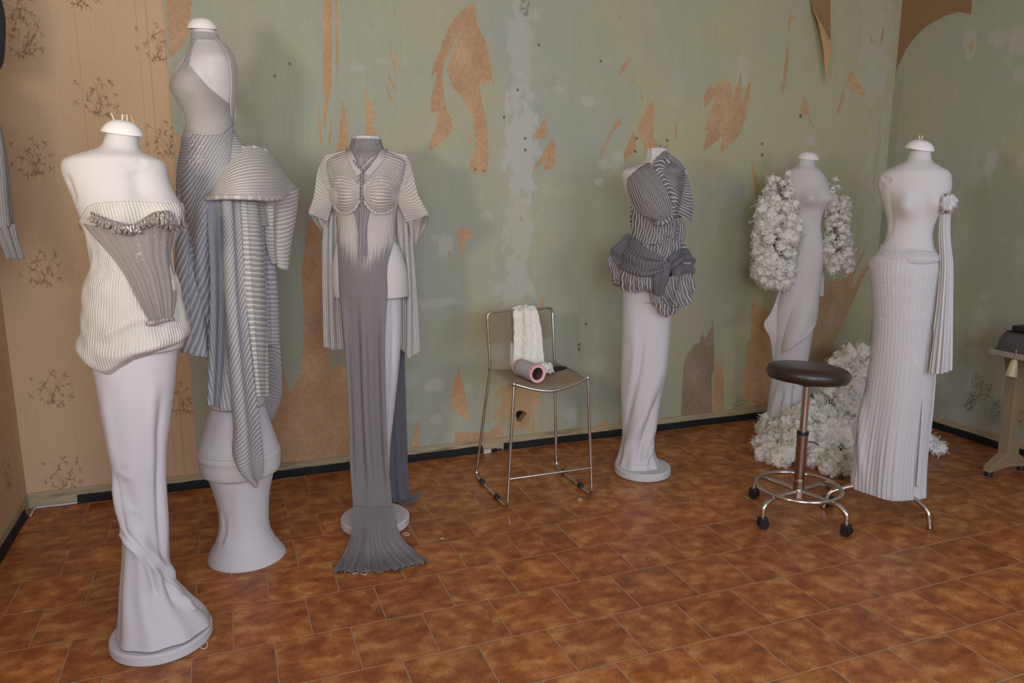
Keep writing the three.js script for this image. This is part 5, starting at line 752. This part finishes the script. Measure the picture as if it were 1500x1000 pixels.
{ // heap of loose wool on the floor
  const it = [], heap = (px, py, R, h, n, s0, s1) => { const c = onFloor(px, py); for (let i = 0; i < n; i++) { const a = rr(0, 6.283), q = Math.sqrt(rnd()), r = R * q, s = rr(s0, s1); it.push([V(c.x + Math.cos(a) * r, Math.max(h * (1 - q * q) * rr(.75, 1.05) + s * .5, s * .8), c.z + Math.sin(a) * r * .8), s]); } };
  heap(1248, 622, .34, .46, 280, .032, .062); heap(1190, 655, .3, .2, 170, .03, .055); heap(1160, 668, .22, .1, 50, .03, .055); heap(1125, 640, .08, .1, 16, .03, .05); heap(1240, 690, .14, .05, 16, .03, .05); heap(1352, 660, .1, .05, 14, .03, .045); heap(1366, 659, .06, .02, 6, .015, .025);
  const lim = XR - .09; for (const q of it) { q[0].x = Math.min(q[0].x, lim); q[0].z = Math.max(q[0].z, .09); }
  const m = mesh('loose_wool_heap', wool(it, 14), woolMat); tag(m, 'heap of loose cream wool tufts on the tiles around the woolly form', 'wool', null, 'stuff');
}
{ // knitting machine on its stand at the right wall
  const fp = onFloor(1440, 694), px = fp.x + .125, pz = fp.z + .03;
  const beige = std({ color: new THREE.Color(.27, .2, .125), roughness: .5 }), grey = std({ color: new THREE.Color(.075, .07, .075), roughness: .5 }), cream = std({ color: new THREE.Color(.33, .28, .22), roughness: .5 });
  const sd = thing('machine_stand', 'beige metal trestle stand with splayed foot by the right wall', 'stand', V(px, 0, pz));
  const sh = new THREE.Shape([[-.14, .03], [-.13, .055], [-.04, .115], [.04, .115], [.13, .06], [.14, .03], [.02, .045], [-.02, .045]].map((p) => new THREE.Vector2(...p)));
  mesh('foot', new THREE.ExtrudeGeometry(sh, { depth: .04, bevelEnabled: true, bevelSize: .004, bevelThickness: .004, bevelSegments: 2 }).translate(0, 0, -.02), beige, sd);
  for (const x of [-.125, .125]) mesh('foot_pad', new THREE.CylinderGeometry(.018, .02, .03, 16).translate(x, .015, 0), blackPlastic, sd);
  const post = new THREE.Shape([[-.035, .1], [.045, .1], [.03, .56], [.06, .64], [-.085, .64], [-.045, .54]].map((p) => new THREE.Vector2(...p)));
  mesh('post', new THREE.ExtrudeGeometry(post, { depth: .05, bevelEnabled: true, bevelSize: .004, bevelThickness: .004, bevelSegments: 2 }).translate(0, 0, -.025), beige, sd);
  mesh('cross_rail', rbox(.03, .05, 1.0, .006, .01, .33, .52), beige, sd);
  const mc = thing('knitting_machine', 'grey flat-bed knitting machine resting on the beige stand', 'knitting machine', V(px - .06, .655, pz - .03));
  mesh('bed', rbox(.23, .03, 1.05, .006, .0, .016, .5), cream, mc);
  const pr = new THREE.Shape([[-.1, 0], [-.085, .05], [-.05, .085], [.09, .1], [.11, 0]].map((p) => new THREE.Vector2(...p)));
  mesh('needle_housing', new THREE.ExtrudeGeometry(pr, { depth: 1.0, bevelEnabled: true, bevelSize: .003, bevelThickness: .003, bevelSegments: 2 }).translate(0, .033, .01), grey, mc);
  for (let i = 0; i < 5; i++) mesh('rail', rbox(.006, .006, .98, .002, -.088 + i * .012, .06 + i * .0165, .5), i % 2 ? cream : blackPlastic, mc);
  mesh('carriage', rbox(.13, .03, .16, .008, .01, .145, .12), blackPlastic, mc);
  const cl = thing('table_clamp', 'cream plastic clamp handle hanging under the knitting machine', 'clamp', onBack(1480, 551, pz + .09));
  mesh('handle', lat2([[.0001, 0], [.026, 0], [.027, .006], [.017, .07], [.012, .085], [.0001, .086]]), std({ color: new THREE.Color(.5, .4, .24), roughness: .45 }), cl).rotation.z = -.2;
  mesh('screw', new THREE.CylinderGeometry(.005, .005, .06, 10).translate(.018, .105, 0), chrome, cl);
}
function lat2(p) { return toCreasedNormals(new THREE.LatheGeometry(p.map((e) => new THREE.Vector2(...e)), 28), .6); }
{ // garments hanging at the left edge
  const S = new Spot(-40, 880), knit = ribMat([150, 146, 144], [190, 186, 182], { duty: .4, bump: .003 });
  const t = thing('hanging_knit', 'grey knit garment with one sleeve hanging by the left wall', 'garment', S.base, S.turn);
  mesh('sleeve', sheet(S, [[[-40, 120, 0], [-22, 128, .02], [-6, 160, 0]], [[-38, 180, 0], [-18, 180, .03], [4, 190, 0]], [[-36, 240, 0], [-12, 240, .04], [13, 235, 0]], [[-34, 300, 0], [-8, 300, .04], [18, 292, 0]], [[-30, 335, 0], [-4, 336, .04], [22, 326, 0]]], { nu: 40, nv: 80, thick: .01, uv: [3, 2], fold: (u, v) => .01 * Math.sin(u * 11) }), knit, t);
  mesh('cuff', sheet(S, [[[-10, 330, .03], [6, 332, .04], [22, 326, .0]], [[0, 352, .03], [13, 352, .04], [26, 348, .0]], [[10, 378, .02], [22, 379, .03], [35, 379, 0]]], { nu: 30, nv: 30, thick: .006, uv: [2, 1], fold: (u) => .006 * Math.sin(u * 16) }), knit, t);
  mesh('shoulder', sheet(S, [[[-170, 110, -.05], [-120, 95, 0], [-80, 98, 0], [-20, 130, -.04]], [[-165, 240, -.04], [-120, 240, .03], [-80, 240, .03], [-30, 240, -.04]], [[-165, 420, -.04], [-120, 430, .03], [-80, 425, .03], [-34, 420, -.04]]], { nu: 40, nv: 60, thick: .01, uv: [4, 3], fold: (u, v) => .012 * Math.sin(u * 17) * v }), knit, t);
  mesh('hanger', bentTube([[-165, 112, -.05], [-95, 80, -.02], [-25, 128, -.05]].map((p) => S.loc(...p)), .007, .02), std({ color: new THREE.Color(.25, .15, .08) }), t);
  const hk = S.loc(-95, 80, -.02); mesh('hook', bentTube([hk, hk.clone().add(V(0, .07, 0)), hk.clone().add(V(-.04, .09, 0))], .003, .02), chrome, t);
  const c = thing('dark_coat', 'dark navy coat hanging high on the left wall', 'coat', S.base, S.turn), cm = clothMat([34, 36, 44], { rep: 3 });
  mesh('body', sheet(S, [[[-120, -60, -.1], [-60, -70, -.06], [-8, -20, -.1]], [[-115, 30, -.1], [-60, 30, -.04], [4, 25, -.1]], [[-115, 75, -.1], [-60, 80, -.04], [3, 80, -.1]], [[-112, 96, -.1], [-60, 98, -.06], [-2, 100, -.1]]], { nu: 40, nv: 50, thick: .012, fold: (u) => .01 * Math.sin(u * 15) }), cm, c);
  const ck = S.loc(-60, -66, -.06); mesh('hanging_loop', new THREE.TorusGeometry(.03, .005, 8, 20).translate(ck.x, ck.y + .03, ck.z), cm, c);
  const peg = (p, label) => { const w = S.world(p), o = thing('wall_peg', label, 'peg', V(XL, w.y, w.z)), L = w.x - XL; mesh('arm', bentTube([V(0, 0, 0), V(L + .02, 0, 0), V(L + .02, .035, 0)], .007, .015), chrome, o); mesh('plate', new THREE.CylinderGeometry(.025, .025, .008, 20).rotateZ(Math.PI / 2).translate(.004, 0, 0), chrome, o); };
  peg(V(ck.x, ck.y + .05, ck.z), 'metal wall peg carrying the dark navy coat'); peg(V(hk.x - .03, hk.y + .08, hk.z), 'metal wall peg carrying the grey knit garment');
}
{ // cable, socket, threads and fluff on the floor
  const wh = std({ color: new THREE.Color(.62, .6, .55), roughness: .5 });
  const cp = [[30, 757], [40, 747], [58, 742], [90, 739], [118, 735]].map((p, i) => { const q = onFloor(...p, .006); q.z = Math.max(q.z, .016); q.x = Math.max(q.x, XL + .03); return q; });
  tag(mesh('cable', tube(cp, .005, 40, 8), wh), 'thin white cable along the wallpapered wall foot', 'cable');
  const sp = onFloor(714, 664); sp.z = .028;
  const so = thing('cable_socket', 'small white cable socket in the gap of the black skirting', 'socket', V(sp.x, 0, .03), .2); mesh('body', rbox(.045, .026, .024, .005, 0, .0135, 0), wh, so); mesh('plug', merge([rbox(.04, .018, .016, .004, .045, .011, .004), new THREE.CylinderGeometry(.004, .004, .03, 10).rotateZ(Math.PI / 2).translate(.078, .01, .004)]), blackPlastic, so);
  const thr = std({ color: new THREE.Color(.7, .66, .64), roughness: 1 });
  const bits = [['white thread curl by the round base of the strapless form', [[291, 946], [298, 950], [304, 946], [302, 940], [296, 944]]], ['pale thread tangle under the frayed grey hem', [[511, 836], [519, 838], [516, 841], [526, 838], [534, 842], [538, 838], [531, 836]]], ['single pale thread end beside the frayed grey hem', [[557, 833], [560, 836], [558, 838]]], ['lint strand beside the cape gown base', [[589, 782], [595, 780], [599, 783], [592, 784]]], ['white thread lying before the high chair', [[744, 757], [746, 762], [747, 768]]], ['lint speck near the high chair foot', [[846, 731], [850, 730], [853, 732], [848, 733]]], ['lint speck on the tile between gown and chair', [[645, 789], [649, 788], [651, 790]]]];
  for (const [l, p] of bits) tag(mesh('thread', tube(p.map((q) => onFloor(...q, .003)), .0016, 30, 5), thr), l, 'thread');
  const b = onFloor(1110, 665), pm = mesh('plastic_scrap', clothFrom(Array.from({ length: 49 }, (_, k) => V(b.x + (k % 7 - 3) * .008, .004 + .02 * Math.abs(n2(k % 7 * .4, Math.floor(k / 7) * .4)), b.z + (Math.floor(k / 7) - 3) * .008)), 6, 6, { thick: .001 }), phys({ color: 0xffffff, transmission: .7, thickness: 0, roughness: .2 })); tag(pm, 'crumpled scrap of clear film at the edge of the wool heap', 'film');
}
{ // the photo lamp by the left wall
  const d = key.target.position.clone().sub(LAMP).normalize(), l = thing('photo_lamp', 'black floor lamp with round reflector beside the left wall', 'lamp', V(LAMP.x, 0, LAMP.z));
  mesh('pole', new THREE.CylinderGeometry(.012, .012, 1.5, 12).translate(0, .77, 0), blackPlastic, l); mesh('base', new THREE.CylinderGeometry(.15, .16, .025, 32).translate(0, .0135, 0), blackPlastic, l);
  const q = new THREE.Quaternion().setFromUnitVectors(V(0, 1, 0), d), head = new THREE.Group(); head.name = 'head'; head.position.set(0, LAMP.y, 0).addScaledVector(d, -.03); head.quaternion.copy(q); l.add(head);
  mesh('reflector', new THREE.LatheGeometry([[.03, -.14], [.07, -.12], [.125, -.02], [.123, -.018], [.066, -.115], [.03, -.13]].map((p) => new THREE.Vector2(...p)), 40), blackPlastic, head);
  mesh('glowing_disc', new THREE.CylinderGeometry(.11, .11, .004, 40).translate(0, -.03, 0), std({ color: 0x111111, emissive: new THREE.Color(1, .86, .66), emissiveIntensity: 6 }), head);
}
renderer.render(scene, camera);
